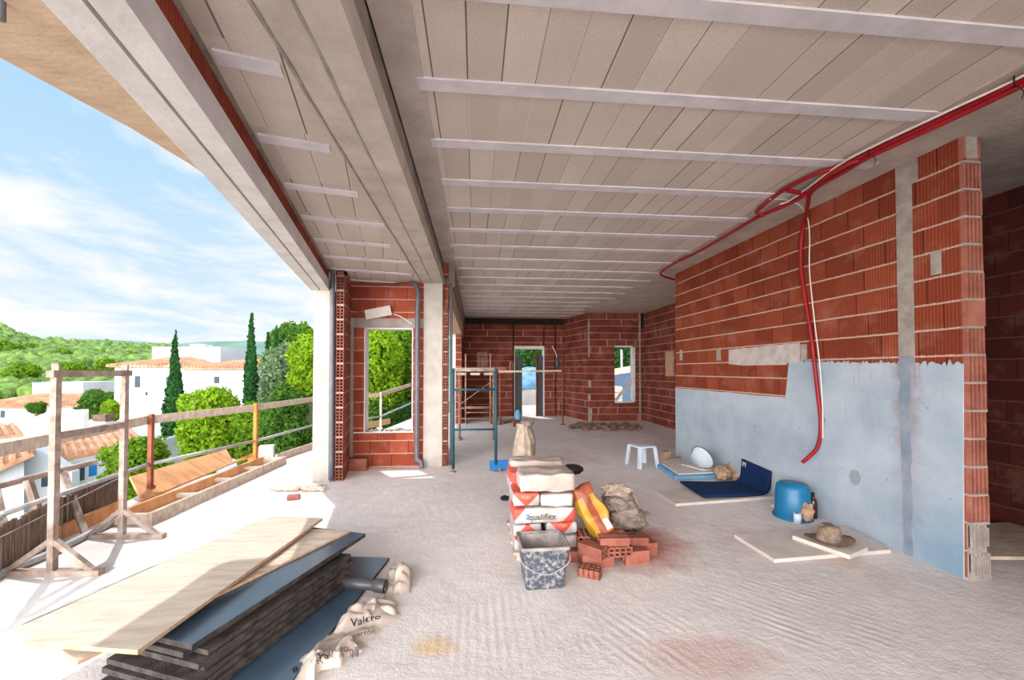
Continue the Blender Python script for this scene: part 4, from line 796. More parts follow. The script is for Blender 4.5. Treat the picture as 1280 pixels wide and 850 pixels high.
cond(wc([(528, 352), (500, 350), (472, 350), (446, 348), (436, 358), (434, 372), (440, 384)], WY - .05), .006, 'cable_dk', 'grey_cable', 'thin dark cable along the top of the window wall', 'cable', None, 8)
cond(wc([(488, 392), (497, 394), (508, 400), (515, 405)]), .008, 'cable', 'white_cable', 'white cable from the lamp box towards the downpipe', 'cable', None, 8)
# ------------------------------------------------------------------ scaffold, trestles and the back of the room
sx0, sx1, sy = at(566.5, 590).x, at(620, 590).x, 5.95
sc = thing('scaffold', 'teal scaffold frame standing beside the thin pale pipe', 'scaffold', ((sx0 + sx1) / 2, sy, 0)); zt = aY(590, 463, sy).z
for x in (sx0, sx1): pst = obj('upright', MB().tube([Vector((x, sy, .05)), Vector((x, sy, zt + .03))], .022, 12), 'teal', sc, True); obj('foot_plate', MB().tube([Vector((x, sy, 0)), Vector((x, sy, .012))], .05, 12).tube([Vector((x, sy, .01)), Vector((x, sy, .1))], .014, 8), 'steel', pst)
for y in (487, 537): z = aY(590, y, sy).z; obj('rung', MB().tube([Vector((sx0, sy, z)), Vector((sx1, sy, z))], .016, 10), 'teal', sc, True)
for i, (x0, x1) in enumerate([(571, 583), (588, 600), (605, 616)]): a, b = aY(x0, 469, sy - .02), aY(x1, 466, sy - .02); obj('clamp_plate', MB().ext(a.x, b.x, sy - .03, sy + .02, a.z, b.z), 'steel', sc)
obj('top_rail', MB().tube([Vector((sx0, sy, zt)), Vector((sx1, sy, zt))], .018, 10), 'steel', sc, True)
bl = thing('trowel_board', 'blue plastering board leaning on the foot of the teal scaffold', 'board', at(625, 590)); a, b = at(612, 590), at(637, 589)
fl_ = MB().bar(a + Vector((0, .02, .09)), b + Vector((0, .02, .09)), .012, .15, (0, .4, 1)); obj('board_face', fl_, 'blue', bl, bevel=.003); obj('grip', MB().tube([(a + b) / 2 + Vector((0, -.03, .06)), (a + b) / 2 + Vector((0, -.06, .02))], .014, 8), 'steel', bl)
# tan trestle scaffolds further back
def tstand(px, ytop, ybot, D, name, label, r=.025, board=True):
    a = aD(px[0], ybot, D); b = aD(px[1], ybot, D); z0 = 0; zt = aD(px[0], ytop, D).z; t = thing(name, label, 'trestle', ((a.x + b.x) / 2, a.y, 0)); a.z = b.z = 0
    for p in (a, b): u = obj('upright', MB().tube([p, p + Vector((0, 0, zt))], r, 10), 'tan_steel', t, True); obj('foot', MB().bar(p + Vector((.0, -.12, .02)), p + Vector((.02, .12, .02)), .05, .04), 'steel', u)
    return t, a, b, zt
t1, a, b, zt1 = tstand((574.5, 617), 462, 550, 8.6, 'builders_trestle', 'mortar coated trestle behind the teal scaffold, board across it')
for f in (.45, .3): obj('cross_tube', MB().tube([a + Vector((0, 0, zt1 * f)), b + Vector((0, 0, zt1 * f))], .014, 8), 'tan_steel', t1, True)
obj('brace', MB().tube([a + Vector((0, 0, zt1 * .5)), b + Vector((0, 0, zt1 * .85))], .01, 8), 'tan_steel', t1, True)
tag(obj('scaffold_board', MB().ext(a.x - .12, b.x + .02, a.y - .12, a.y + .15, zt1, zt1 + .04), 'oldwood'), 'short pale board on the trestle behind the teal scaffold', 'board')
t2, a, b, zt2 = tstand((582, 613), 442, 527, 11.2, 'builders_trestle', 'tall thin trestle close to the back wall, behind the nearer trestle', .022)
for f in (.16, .24): obj('cross_tube', MB().tube([a + Vector((0, 0, zt2 * f)), b + Vector((0, 0, zt2 * f))], .014, 8), 'tan_steel', t2, True)
c0, c1_ = aD(597, 462, 8.55), aD(609, 441, 8.55); c0.z = zt1 + .042; rk = thing('wire_rack', 'rusty wire grid panel propped on the trestle before the back wall', 'wire panel', (c0.x, c0.y, c0.z))
for i in range(6):
    x = c0.x + (c1_.x - c0.x) * i / 5; mb_ = MB().tube([Vector((x, c0.y, c0.z)), Vector((x, c0.y, c1_.z))], .006, 6)
    z = c0.z + (c1_.z - c0.z) * i / 5; mb_.tube([Vector((c0.x, c0.y, z)), Vector((c1_.x, c0.y, z))], .006, 6); obj('wire', mb_, 'tan_steel', rk)
pD = 11.0; a, b = aD(623, 464.5, pD), aD(701, 463.5, pD); pk = tag(obj('scaffold_plank', MB().bar(a, b, .22, .05), 'oldwood'), 'long pale plank bridging in front of the back doorway', 'plank')
for (x, y, lb, r_) in ((703.5, 524, 'rusty steel prop at the right end of the long plank', .022), (625, 524, 'rusty steel prop at the left end of the long plank', .02)):
    p = aD(x, y, pD + .02); p.z = 0; zt = aD(x, 442 if x > 650 else 466, pD).z; pr = thing('steel_prop', lb, 'prop', p, 0, 'props of the long plank'); obj('tube', MB().tube([p, p + Vector((0, 0, zt))], r_, 10), 'rust', pr, True); obj('base_plate', MB().box(p + Vector((0, 0, .005)), (.14, .14, .01)), 'rust', pr)
for (x, y, rz_, d_, lb) in ((617, 461.5, PI / 2, (.28, .18, .1, 2, 2), 'red brick lying flat on the long plank, left end'), (630.5, 461.5, .3, (.1, .1, .22, 2, 2), 'red brick standing upright on the long plank, left end')):
    p = aD(x + 9, y, pD); p.z = a.z + .027; brick(p, rz_, d_, lb, group='bricks on the plank')
hp_ = aD(697, 462, 10.9); ht = thing('cable_bundle', 'grey tool bundle and wire hanging by the right prop', 'tool', hp_); obj('tool_body', crumple(hp_ - Vector((0, 0, .0)), (.12, .1, .34), 81, .2, 3), 'alu', ht); obj('wire', MB().tube(smoothpath([aD(690, 432, 10.9), aD(694, 440, 10.9), aD(697, 450, 10.9)], 6), .012, 6), 'cable', ht, True)
tag(obj('blue_bottle', MB().lathe(Vector((at(647.5, 527).x, at(647.5, 527).y, 0)), [(.09, 0), (.095, .02), (.095, .26), (.06, .3), (.06, .34)], 16), 'xps', None, True), 'pale blue plastic can near the back doorway', 'can')
for i, (x, y, lb) in enumerate(((642.5, 533, 'broken dark brick left of the pale blue can'), (652, 532, 'broken dark brick right of the pale blue can'))): brick(at(x, y), .4 + i, (.16, .11, .1, 2, 2), lb, group='broken bricks near the back doorway')
def rubble(name, label, pts, n, smin, smax, mat, cat='rubble'):
    mb = MB()
    for k in range(n):
        x, y = random.choice(pts); p = at(x + random.uniform(-9, 9), y + random.uniform(-2.5, 2.5)); s_ = random.uniform(smin, smax); c_ = crumple(p, (s_ * 1.4, s_, s_ * .7), k * 1.7 + len(pts), .35, 1); mb.add(c_.v, c_.f)
    o = obj(name, mb, mat); tag(o, label, cat); o['kind'] = 'stuff'; return o
MT['rubble'] = surf('rubble', (150, 128, 116), (112, 84, 70), 5, bump=.5, rnd=.2)
MT['rubble_pale'] = surf('pale_rubble', (214, 200, 188), (190, 170, 154), 5, bump=.5)
rubble('rubble_heap', 'grey rubble heap along the foot of the oblique wall', [(x, 535 + 2 * math.sin(x)) for x in range(722, 796, 5)], 210, .05, .15, 'rubble')
rubble('rubble_heap', 'small brick rubble left of the back doorway', [(618, 528), (624, 527), (630, 528), (637, 527)], 26, .06, .16, 'rubble')
rubble('rubble_heap', 'pale rubble heap on the terrace at the foot of the white column', [(x, 612 + (x % 5) - 3) for x in range(348, 402, 5)], 90, .03, .1, 'rubble_pale')
tag(obj('brick_piece', MB().box(at(367, 624) + Vector((0, 0, .025)), (.13, .07, .05), (0, 0, .2)), 'brickp', bevel=.004), 'small brick piece in front of the pale rubble on the terrace', 'brick')

p0, p1 = aX(833.5, 470, 4.99), aX(842.5, 439, 4.99)
tag(obj('plywood_cover', MB().ext(4.95, 4.995, min(p0.y, p1.y), max(p0.y, p1.y), p0.z, p1.z), 'ply_edge', bevel=.004), 'small upright wooden panel on the far right wall beside the partition corner', 'panel')
# ------------------------------------------------------------------ the terrace
def tg(x, D, z): p = edge(x, D); p.z = z; return p
GP = [(-60, 2.45), (0, 3.0), (184, 4.8), (316, 6.35), (390, 8.2), (474, 9.75), (513, 12.2)]
def gp(i, z): return tg(*GP[i], z)
RG = 'timber guard rail boards of the terrace edge'
lbs = ['timber rail board of the terrace guard at the left edge of the photo', 'timber rail board between the left edge and the rusty post', 'timber rail board between the rusty post and the orange post', 'timber rail board between the orange post and the white column', 'timber rail board seen left of the post through the window opening', 'timber rail board seen right of the post through the window opening']
for i in range(6):
    a, b = gp(i, .9), gp(i + 1, .9 if i < 5 else 1.05); tag(obj('guard_rail_board', MB().bar(a, b, .03, .10), 'oldwood'), lbs[i], 'rail', RG)
lbs = ['galvanised mid rail tube at the left edge above the reed fence', 'galvanised mid rail tube left of the rusty post', 'galvanised mid rail tube between the rusty and the orange post', 'galvanised mid rail tube between orange post and white column', 'galvanised mid rail tube left of the post seen through the window', 'galvanised mid rail tube right of the post seen through the window']
for i in range(6):
    a, b = gp(i, .42 if i < 2 else .37), gp(i + 1, .40 if i < 1 else (.37 if i < 5 else .5)); d = (b - a).normalized(); tag(obj('guard_rail_tube', MB().tube([a + Vector((.03, .0, 0)), b + Vector((.03, 0, 0))], .022, 10), 'galv', None, True), lbs[i], 'rail', 'mid rail tubes of the terrace edge')
for i, mat, lb in ((2, 'rust', 'rusty red guard post beside the tall cypress at left'), (3, 'orange', 'orange guard post left of the white column'), (5, 'oldwood', 'pale guard post seen through the window opening')):
    p = gp(i, 0); t = thing('guard_post', lb, 'post', p); obj('post_tube', MB().bar(p + Vector((.04, .02, 0)), p + Vector((.04, .02, .97)), .045, .045), mat, t); obj('clamp', MB().box(p + Vector((.02, .01, .06)), (.12, .08, .1)), mat, t)
# reed fence hung on the outside of the guard
mb = MB(); a, b = gp(0, 0), tg(158, 4.5, 0); d = b - a; n = Vector((-d.y, d.x, 0)).normalized() * .06
if n.x > 0: n = -n
for k in range(140):
    p = a + d * (k / 140) + n + Vector((random.uniform(-.008, .008), random.uniform(-.01, .01), 0)); h_ = .36 + random.uniform(-.012, .015); mb.tube([p + Vector((0, 0, -.7)), p + Vector((0, 0, h_))], .011 + random.random() * .006, 5)
rf = thing('reed_fence', 'brown reed screen hung along the terrace guard at left', 'fence', a + n + Vector((0, 0, -.7))); o = obj('reeds', mb, 'reed', rf); o['kind'] = 'stuff'
for z in (.3, .02): obj('binding_wire', MB().tube([a + n * .6 + Vector((0, 0, z)), b + n * .6 + Vector((0, 0, z))], .006, 6), 'galv', rf)
# toe boards, boards and lying tubes at the edge
tb0, tb1 = at(-60, 736), at(146, 643); tag(obj('toe_board', MB().bar(tb0 + Vector((0, 0, .065)), tb1 + Vector((0, 0, .065)), .027, .13), 'form'), 'orange formwork board standing on edge along the reed fence', 'board')
tag(obj('lying_tube', MB().tube(smoothpath([at(-60, 752, .03), at(0, 718, .03), at(60, 693, .03), at(100, 673, .03), at(147, 650, .03)], 4), .03, 12), 'galv', None, True), 'pale thick tube lying on the terrace along the toe board', 'tube')
tag(obj('lying_strip', MB().bar(at(-30, 720, .02), at(40, 697, .02), .05, .02), 'oldwood'), 'thin timber strip lying beside the toe board at the left edge', 'timber')
a, b = at(27, 778, .012), at(330, 657, .012); c = at(185, 711, .012)
fr = thing('timber_tray', 'long shallow timber frame with cross battens lying on the terrace', 'frame', at(270, 615))
A, B_ = at(187, 657), at(356.5, 579.5); d = (B_ - A); n = Vector((-d.y, d.x, 0)).normalized(); n = n if n.x < 0 else -n; wd = .34
up = Vector((0, 0, .06))
obj('side_board', MB().bar(A + up, B_ + up, .04, .12), 'oldwood', fr); obj('side_board', MB().bar(A + n * wd + up, B_ + n * wd + up, .04, .12), 'form', fr)
for t_ in (0.008, .3, .55, .8, .992): p = A + d * t_ + up; obj('cross_batten', MB().bar(p + n * .02, p + n * (wd - .02), .05, .1 if t_ in (.008, .992) else .04), 'oldwood', fr)
def leanboard(b0, b1, t0, t1, th, mat, label):
    nrm = (b1 - b0).cross(t0 - b0).normalized() * th
    return tag(obj('shuttering_board', MB().add([b0, b1, t1, t0, b0 + nrm, b1 + nrm, t1 + nrm, t0 + nrm], [(0, 1, 2, 3), (7, 6, 5, 4), (0, 4, 5, 1), (1, 5, 6, 2), (2, 6, 7, 3), (3, 7, 4, 0)]), mat, bevel=.003), label, 'panel', 'formwork panels leaning on the terrace guard')
b0 = at(176, 628) ; b1 = at(291, 580); n2 = n * .12
leanboard(b0, b1, aD(161, 598, 4.75), aD(282, 563, 6.68), .027, 'form', 'larger orange formwork panel leaning outward behind the timber frame')
b0 = at(288, 581) + n * .02; b1 = at(340, 566) + n * .02
leanboard(b0, b1, aD(294, 577, 6.5), aD(335, 559.5, 7.15), .027, 'form', 'smaller orange formwork panel leaning outward, farther along the terrace')
tag(obj('toe_board', MB().bar(at(345, 577) + Vector((0, 0, .06)), at(395, 560) + Vector((0, 0, .06)), .03, .12), 'oldwood'), 'timber toe board running behind the white column', 'board')
tag(obj('concrete_block', MB().box(at(352, 571) + n * .25 + Vector((0, 0, .1)), (.22, .18, .2), (0, 0, .3)), 'conc_white', bevel=.01), 'small white block on the terrace behind the timber frame', 'block')
tag(obj('timber_plank', MB().bar(at(450, 540) + Vector((0, 0, .12)), at(487, 533) + Vector((0, 0, .14)), .04, .14), 'ply_edge'), 'timber plank on the terrace floor seen through the window opening', 'plank')
# the trestle stand: two uprights on foot bars joined by a top and a middle bar
def stand(name, label, feet, top, midz, pxs):
    t = thing(name, label, 'trestle', (feet[0] + feet[1]) / 2)
    for f, (fl_, fr_) in zip(feet, pxs):
        u = obj('upright', MB().bar(f, f + Vector((0, 0, top)), .042, .042), 'steel', t)
        obj('foot_bar', MB().bar(fl_ + Vector((0, 0, .02)), fr_ + Vector((0, 0, .02)), .05, .04), 'steel', t)
        for q in (fl_, fr_): e = f.lerp(q, .82); obj('foot_brace', MB().bar(Vector((e.x, e.y, .03)), f + Vector((0, 0, .26)), .035, .035), 'steel', u)
    a, b = feet[0] + Vector((0, 0, top)), feet[1] + Vector((0, 0, top)); dd = (b - a).normalized() * .05
    obj('top_bar', MB().bar(a - dd, b + dd, .05, .05), 'steel', t)
    for f in feet: obj('fork', MB().box(f + Vector((0, 0, top + .045)), (.05, .02, .06)), 'steel', t)
    obj('middle_bar', MB().bar(feet[0] + Vector((0, 0, midz[0])), feet[1] + Vector((0, 0, midz[1])), .04, .05), 'steel', t); return t
fa, fb = at(65, 719), at(152.5, 673)
za = CAM_Z - .005; zm0, zm1 = aY(72, 545, fa.y).z, aY(154, 531, fb.y).z
stand('builders_trestle', 'rusty steel portal trestle on splayed feet on the sunny terrace', (fa, fb), za - .02, (zm0, zm1), ((at(-4, 719.5), at(127, 718)), (at(103, 673), at(205.5, 672.5))))
# second stand tipped over against the guard
t = thing('builders_trestle', 'rusty steel trestle tipped over against the terrace guard, left of the portal trestle', 'trestle', at(50, 690)); 
r0, r1 = aD(-40, 617, 3.15), aD(120, 577, 4.1); obj('top_bar', MB().bar(r0, r1, .045, .045), 'steel', t)
for (x0, y0, D0), (x1, y1, D1), m_ in (((35, 600, 3.45), (59, 671, 3.52), 'steel'), ((79, 590, 3.8), (107, 665, 3.75), 'steel'), ((-6, 612, 3.2), (13, 697, 3.3), 'steel')):
    e = at(x1, y1 + 4, .02); obj('leg', MB().bar(aD(x0, y0, D0), e, .045, .045), m_, t)
# shadow line on the terrace floor, put in as a thin grey tube
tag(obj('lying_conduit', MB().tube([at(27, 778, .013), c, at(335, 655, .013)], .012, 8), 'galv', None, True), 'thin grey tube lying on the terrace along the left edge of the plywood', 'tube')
# ------------------------------------------------------------------ the land around
def sm(t): t = max(0.0, min(1.0, t)); return t * t * (3 - 2 * t)
def ground(x, y):
    h = -6.0 + 5.9 * sm((y - 10.5) / 2.5) * sm((x + 3.2) / 2.8) + 2.6 * sm((y - 9) / 8) * sm((x + 12) / 8)
    r = math.hypot(x, y)
    return min(h, -.3) - 4 * sm((r - 45) / 60) + .25 * mnoise.noise(Vector((x * .15, y * .15, 0)))
mb = MB(); nx_, ny_ = 70, 70
for j in range(ny_ + 1):
    for i in range(nx_ + 1):
        x = -110 + 170 * i / nx_; y = -25 + 165 * (j / ny_); 
        inside = (-3.2 < x < 5.6 and y < 13.4)
        mb.v.append(Vector((x, y, min(ground(x, y), -.5) if inside else ground(x, y))))
for j in range(ny_):
    for i in range(nx_): a = j * (nx_ + 1) + i; mb.f.append((a, a + 1, a + nx_ + 2, a + nx_ + 1))
struct('ground_slope', mb, 'soil', smooth=True)
struct('yard', MB().ext(-.2, 12, 13.1, 22, -.3, -.02), 'roadw')
# hills
def hill(name, Ds, prof, x0, x1, mat, n=60):
    mb = MB(); rows = len(Ds)
    for D, yy in zip(Ds, prof):
        for i in range(n + 1): x = x0 + (x1 - x0) * i / n; mb.v.append(aD(x, yy(x), D))
    for j in range(rows - 1):
        for i in range(n): a = j * (n + 1) + i; mb.f.append((a, a + 1, a + n + 2, a + n + 1))
    # back and skirt give the hill its body
    k = len(mb.v); 
    for i in range(n + 1): p = mb.v[(rows - 1) * (n + 1) + i]; mb.v.append(Vector((p.x * 1.25, p.y * 1.25, -30)))
    for i in range(n): a = (rows - 1) * (n + 1) + i; mb.f.append((a, a + 1, k + i + 1, k + i))
    return struct(name, mb, mat, smooth=True)
def ip(pts):
    def f(x):
        for (a, b), (c, d) in zip(pts, pts[1:]):
            if x <= c: return b + (d - b) * sm((x - a) / (c - a)) if x > a else b
        return pts[-1][1]
    return f
rA = ip([(-500, 380), (-200, 392), (0, 413), (45, 428), (110, 431), (200, 437), (330, 452), (700, 460)])
rB = ip([(-500, 470), (0, 500), (100, 500), (300, 505), (700, 510)]); rC = ip([(-500, 440), (0, 458), (100, 455), (300, 462), (700, 470)])
hill('hill_near', (48, 85, 150), (rB, rC, rA), -520, 420, 'forest')
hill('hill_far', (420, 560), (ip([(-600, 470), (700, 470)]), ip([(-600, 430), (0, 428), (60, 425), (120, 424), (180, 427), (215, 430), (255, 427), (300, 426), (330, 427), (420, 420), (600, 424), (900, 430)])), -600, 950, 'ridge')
# hillside pines: the clump crowns nobody could count, one mesh
mb = MB(); bm0 = bmesh.new(); bmesh.ops.create_icosphere(bm0, subdivisions=1, radius=1); bv = [v.co.copy() for v in bm0.verts]; bf = [tuple(v.index for v in f.verts) for f in bm0.faces]; bm0.free()
def hillpoint():
    t = random.random(); D = 48 + 102 * t; x = random.uniform(-480, 400)
    a, b, c = rB(x), rC(x), rA(x); y = b + (a - b) * (1 - (D - 48) / 37) if D < 85 else c + (b - c) * (1 - (D - 85) / 65); return aD(x, y, D)
for k in range(4200):
    p = hillpoint(); s_ = random.uniform(.6, 1.5) * (1 + (p.y > 80) * .5); sq = random.uniform(.7, 1.15); sd = random.random() * 50
    mb.add([p + Vector((v.x * s_, v.y * s_, v.z * s_ * sq + s_ * .4)) * (1 + .5 * mnoise.noise(v * 1.7 + Vector((sd, 0, 0)))) if False else p + Vector((v.x * s_, v.y * s_, v.z * s_ * sq + s_ * .4)) + v * (s_ * .5 * mnoise.noise(v * 1.9 + Vector((sd, 0, 0)))) for v in bv], bf)
fo = obj('hillside_scrub', mb, 'forest', None, True); tag(fo, 'rounded green scrub covering the whole hillside at left', 'scrub'); fo['kind'] = 'stuff'
# ------------------------------------------------------------------ trees
def leaves(lobes, n, s0, s1, seed, spike=0):
    rd = random.Random(seed); mb = MB(); tot = sum(r[1] * r[2] for r in lobes)
    for c, rx, rz in lobes:
        for k in range(int(n * rx * rz / tot)):
            u = rd.uniform(-1, 1); t = rd.uniform(0, 2 * PI); q = math.sqrt(1 - u * u); rr = .55 + .45 * rd.random() ** .5
            nv = Vector((q * math.cos(t), q * math.sin(t), u)); rr *= 1 + .35 * mnoise.noise(nv * 2.2 + Vector((seed, c[0], c[2])))
            p = Vector(c) + Vector((nv.x * rx * rr, nv.y * rx * rr, nv.z * rz * rr)); s_ = rd.uniform(s0, s1)
            e1 = Vector((rd.gauss(0, 1), rd.gauss(0, 1), rd.gauss(0, 1) + spike)).normalized(); e2 = e1.cross(nv + Vector((rd.gauss(0, .5), rd.gauss(0, .5), rd.gauss(0, .5)))).normalized()
            mb.add([p - e1 * s_, p + e2 * s_ * .5, p + e1 * s_, p - e2 * s_ * .5], [(0, 1, 2, 3)])
    return mb
def tree(name, label, cat, base, H_, lobes, leaf, n, s0, s1, seed, tr=.1, group=None, spike=0, tz=None):
    t = thing(name, label, cat, base, 0, group); L = [((base.x + c[0], base.y + c[1], base.z + c[2]), rx, rz) for c, rx, rz in lobes]
    o = obj('foliage', leaves(L, int(n * 1.7), s0 * .72, s1 * .72, seed, spike), leaf, t); 
    obj('trunk', MB().tube([base + Vector((0, 0, -.3)), base + Vector((tr * .4, 0, H_ * .35)), base + Vector((0, 0, H_ * .8))], [tr, tr * .7, tr * .25], 8), 'trunk', t, True); return t
def cypress(x, yt, yb, D, wpx, label, seed, nl=2600):
    top, bot = aD(x, yt, D), aD(x, yb, D); Hh = top.z - bot.z; r = wpx / 2 / F_PX * D; lobes = []
    for k in range(16): f = k / 15; rad = r * (.62 + .38 * math.sin(PI * min(1, f * 1.15 + .2))) * (1 - f ** 3.2) + .03; lobes.append(((random.uniform(-.08, .08) * r, 0, Hh * (.04 + .93 * f)), rad, Hh * .06))
    return tree('cypress_tree', label, 'tree', Vector((bot.x, bot.y, bot.z)), Hh, lobes, 'leaf_cyp', nl, .05 * D / 10, .1 * D / 10, seed, .12, 'cypresses beyond the terrace', 1.8)
cypress(217, 418, 572, 20, 21, 'tall cypress in front of the big white house, leftmost of the cypresses', 1, 4200)
cypress(313, 394, 520, 22, 15, 'tallest slender cypress at the right end of the white house', 2, 3400)
cypress(334, 418, 520, 26, 11, 'small dark cypress, left of the pair behind the olive tree', 3)
cypress(344.5, 411, 520, 25, 13, 'dark cypress, right of the pair behind the olive tree', 4)
cypress(361, 406, 440, 40, 7, 'tiny distant cypress between round tree crowns near the column', 5, 900)
def blob(x, yt, yb, D, wpx, name, label, leaf, seed, n=5200, nl=9, group=None, s=.10):
    top, bot = aD(x, yt, D), aD(x, yb, D); Hh = top.z - bot.z; r = wpx / 2 / F_PX * D; rd = random.Random(seed); lobes = []
    for k in range(nl):
        f = (k + .5) / nl; a = k * 2.4 + seed; q = r * .52 * math.sqrt(max(.05, 1 - (2 * f - 1) ** 2)) * rd.uniform(.6, 1.15); lobes.append(((q * math.cos(a), q * math.sin(a), Hh * (.16 + .68 * f)), r * rd.uniform(.42, .6), Hh * rd.uniform(.16, .22)))
    return tree(name, label, 'tree', bot, Hh, lobes, leaf, n, s * .6 * D / 10, s * D / 10, seed, .14, group)
TG = 'trees growing beyond the terrace'
blob(262, 481, 590, 15, 78, 'pine_tree', 'light green pine below the white house, between the two tall cypresses', 'leaf_lime', 11, 7500, 12, TG)
blob(170, 545, 625, 11, 80, 'pine_tree', 'pale green pine below the rusty guard post', 'leaf_pine', 12, 5200, 9, TG)
blob(357, 428, 545, 20, 66, 'olive_tree', 'grey-green olive tree left of the white column', 'leaf_olive', 13, 7000, 11, TG)
blob(381, 415, 500, 16, 46, 'pine_tree', 'bright yellow-green tree touching the white column', 'leaf_lime', 14, 5000, 9, TG)
blob(358, 478, 590, 13, 62, 'shrub', 'mid green shrub behind the guard rail, left of the white column', 'leaf_mid', 15, 5200, 9, TG)
blob(320, 500, 590, 14, 60, 'shrub', 'green shrub below the tallest cypress behind the rail', 'leaf_pine', 16, 5000, 9, TG)
blob(362, 402, 470, 34, 46, 'pine_tree', 'round crowned pine on the skyline left of the white column', 'leaf_mid', 17, 3600, 8, TG)
blob(384, 404, 470, 36, 34, 'pine_tree', 'second round crowned pine on the skyline touching the column', 'leaf_pine', 18, 3000, 8, TG)
blob(468, 396, 560, 15, 86, 'pine_tree', 'sunny green pine filling the left of the window opening', 'leaf_lime', 19, 8500, 13, TG)
blob(508, 400, 540, 17, 78, 'pine_tree', 'sunny green pine filling the right of the window opening', 'leaf_pine', 20, 8000, 12, TG)
blob(446, 400, 545, 22, 80, 'pine_tree', 'green pine hidden mostly behind the hollow brick jamb', 'leaf_mid', 21, 4000, 10, TG)
blob(470, 500, 560, 12.6, 40, 'shrub', 'dark green shrub under the window pines at left', 'leaf_mid', 22, 3000, 7, TG)
blob(505, 502, 545, 14.5, 44, 'shrub', 'dark green shrub under the window pines at right', 'leaf_dark', 23, 3000, 7, TG)
blob(124, 487, 524, 30, 46, 'garden_tree', 'rounded garden tree between the two white houses', 'leaf_mid', 24, 3200, 8, TG)
blob(138, 500, 527, 27, 20, 'shrub', 'lime shrub at the foot of the white house wall', 'leaf_lime', 25, 1600, 6, TG)
blob(46, 503, 517, 28, 17, 'shrub', 'small bush on the wall before the left white house', 'leaf_mid', 26, 1400, 6, TG)
for i, (x, y, yb, D, w_, lb) in enumerate([(10, 425, 455, 95, 34, 'pine high on the hillside at the left edge'), (38, 428, 452, 110, 30, 'pine on the hillside ridge, second from the left edge'), (75, 436, 462, 90, 34, 'pine midway on the hillside above the left white house'), (120, 437, 460, 100, 30, 'pine on the hillside above the portal trestle'), (160, 438, 460, 95, 34, 'pine on the hillside just left of the big white house'), (28, 452, 490, 62, 40, 'nearer pine low on the hillside at the left edge'), (88, 452, 480, 66, 36, 'nearer pine low on the hillside behind the left roof'), (135, 448, 476, 70, 36, 'nearer pine low on the hillside left of the white house')]):
    blob(x, y, yb, D, w_, 'pine_tree', lb, 'leaf_pine', 40 + i, 1500, 7, 'pines on the hillside', .07)
# ------------------------------------------------------------------ houses
def tiles(poly_pairs, par, name='roof'):   # roof planes with rows of round tiles
    for (a, b, c, d) in poly_pairs:
        mb = MB(); L = (b - a).length; n = max(4, int(L / .24)); up = (b - a).cross(d - a).normalized(); up = up if up.z > 0 else -up
        mb.add([a, b, c, d, a - up * .12, b - up * .12, c - up * .12, d - up * .12], [(0, 1, 2, 3), (7, 6, 5, 4), (0, 4, 5, 1), (1, 5, 6, 2), (2, 6, 7, 3), (3, 7, 4, 0)])
        for k in range(n): t_ = (k + .5) / n; mb.tube([a.lerp(b, t_) + up * .02, d.lerp(c, t_) + up * .02], .085, 6)
        obj(name, mb, 'roof', par)
def block(par, c, w_, dp, z0, z1, rz, mat='render', name='wall'):
    M = Matrix.Translation((c.x, c.y, 0)) @ Euler((0, 0, rz)).to_matrix().to_4x4(); mb = MB().ext(-w_ / 2, w_ / 2, 0, dp, z0, z1).move(M); obj(name, mb, mat, par); return M
def hip(par, M, w_, dp, z, h, ov=.35, inset=None):
    P = lambda x, y, zz: M @ Vector((x, y, zz)); a, b, c, d = P(-w_ / 2 - ov, -ov, z), P(w_ / 2 + ov, -ov, z), P(w_ / 2 + ov, dp + ov, z), P(-w_ / 2 - ov, dp + ov, z); k = inset or min(w_, dp) * .42
    r0, r1 = P(-w_ / 2 + k, dp / 2, z + h), P(w_ / 2 - k, dp / 2, z + h); tiles([(a, b, r1, r0), (b, c, r1, r1 + (r0 - r1) * .01), (c, d, r0, r1), (d, a, r0, r0 + (r1 - r0) * .01)], par)
def hwin(par, M, x, z, w_, h, y=-.03):
    mb = MB().ext(x - w_ / 2 - .08, x + w_ / 2 + .08, y, y + .08, z - h / 2 - .08, z + h / 2 + .08).move(M); f = obj('window', mb, 'render', par); obj('pane', MB().ext(x - w_ / 2, x + w_ / 2, y - .02, y + .02, z - h / 2, z + h / 2).move(M), 'winglass', f)
# big white house
D = 30; c = aD(188, 500, D); H1 = thing('white_house', 'big white house with tiled hip roof behind the tall cypress', 'house', Vector((c.x, c.y, -6))); zE = aD(190, 457, D).z
M = block(H1, c, 4.6, 8, -6, zE, .12); hip(H1, M, 4.6, 8, zE, .75); s_ = D / F_PX
c2_ = aD(268, 500, D - 1.0); M2 = block(H1, c2_, 4.4, 8, -6, aD(268, 460, D - 1).z, -.1); hip(H1, M2, 4.4, 8, aD(268, 460, D - 1).z, .7)
M3 = block(H1, aD(233, 440, 35), 5.6, 5, -2, aD(233, 433.5, 35).z, .0, name='upper_storey'); block(H1, aD(246, 432, 36), 1.2, 1.2, 1, aD(246, 430, 36).z, 0, name='chimney')
Ms = block(H1, aD(322, 470, D), 1.6, 6, -6, aD(322, 463, D).z, 0)
MI = lambda Mx_, x, y, Dd: (Mx_.inverted() @ aD(x, y, Dd))
for Mx_, x, y, w_, h_, Dd in ((M, 174, 477, .34, .85, D), (M, 208, 476, .3, .6, D), (M2, 271, 475, .38, .5, D - 1), (Ms, 324, 476, .22, .8, D), (M, 184, 492, .14, .25, D), (M, 208, 507, .3, .7, D)): q = MI(Mx_, x, y, Dd); hwin(H1, Mx_, q.x, q.z, w_, h_)
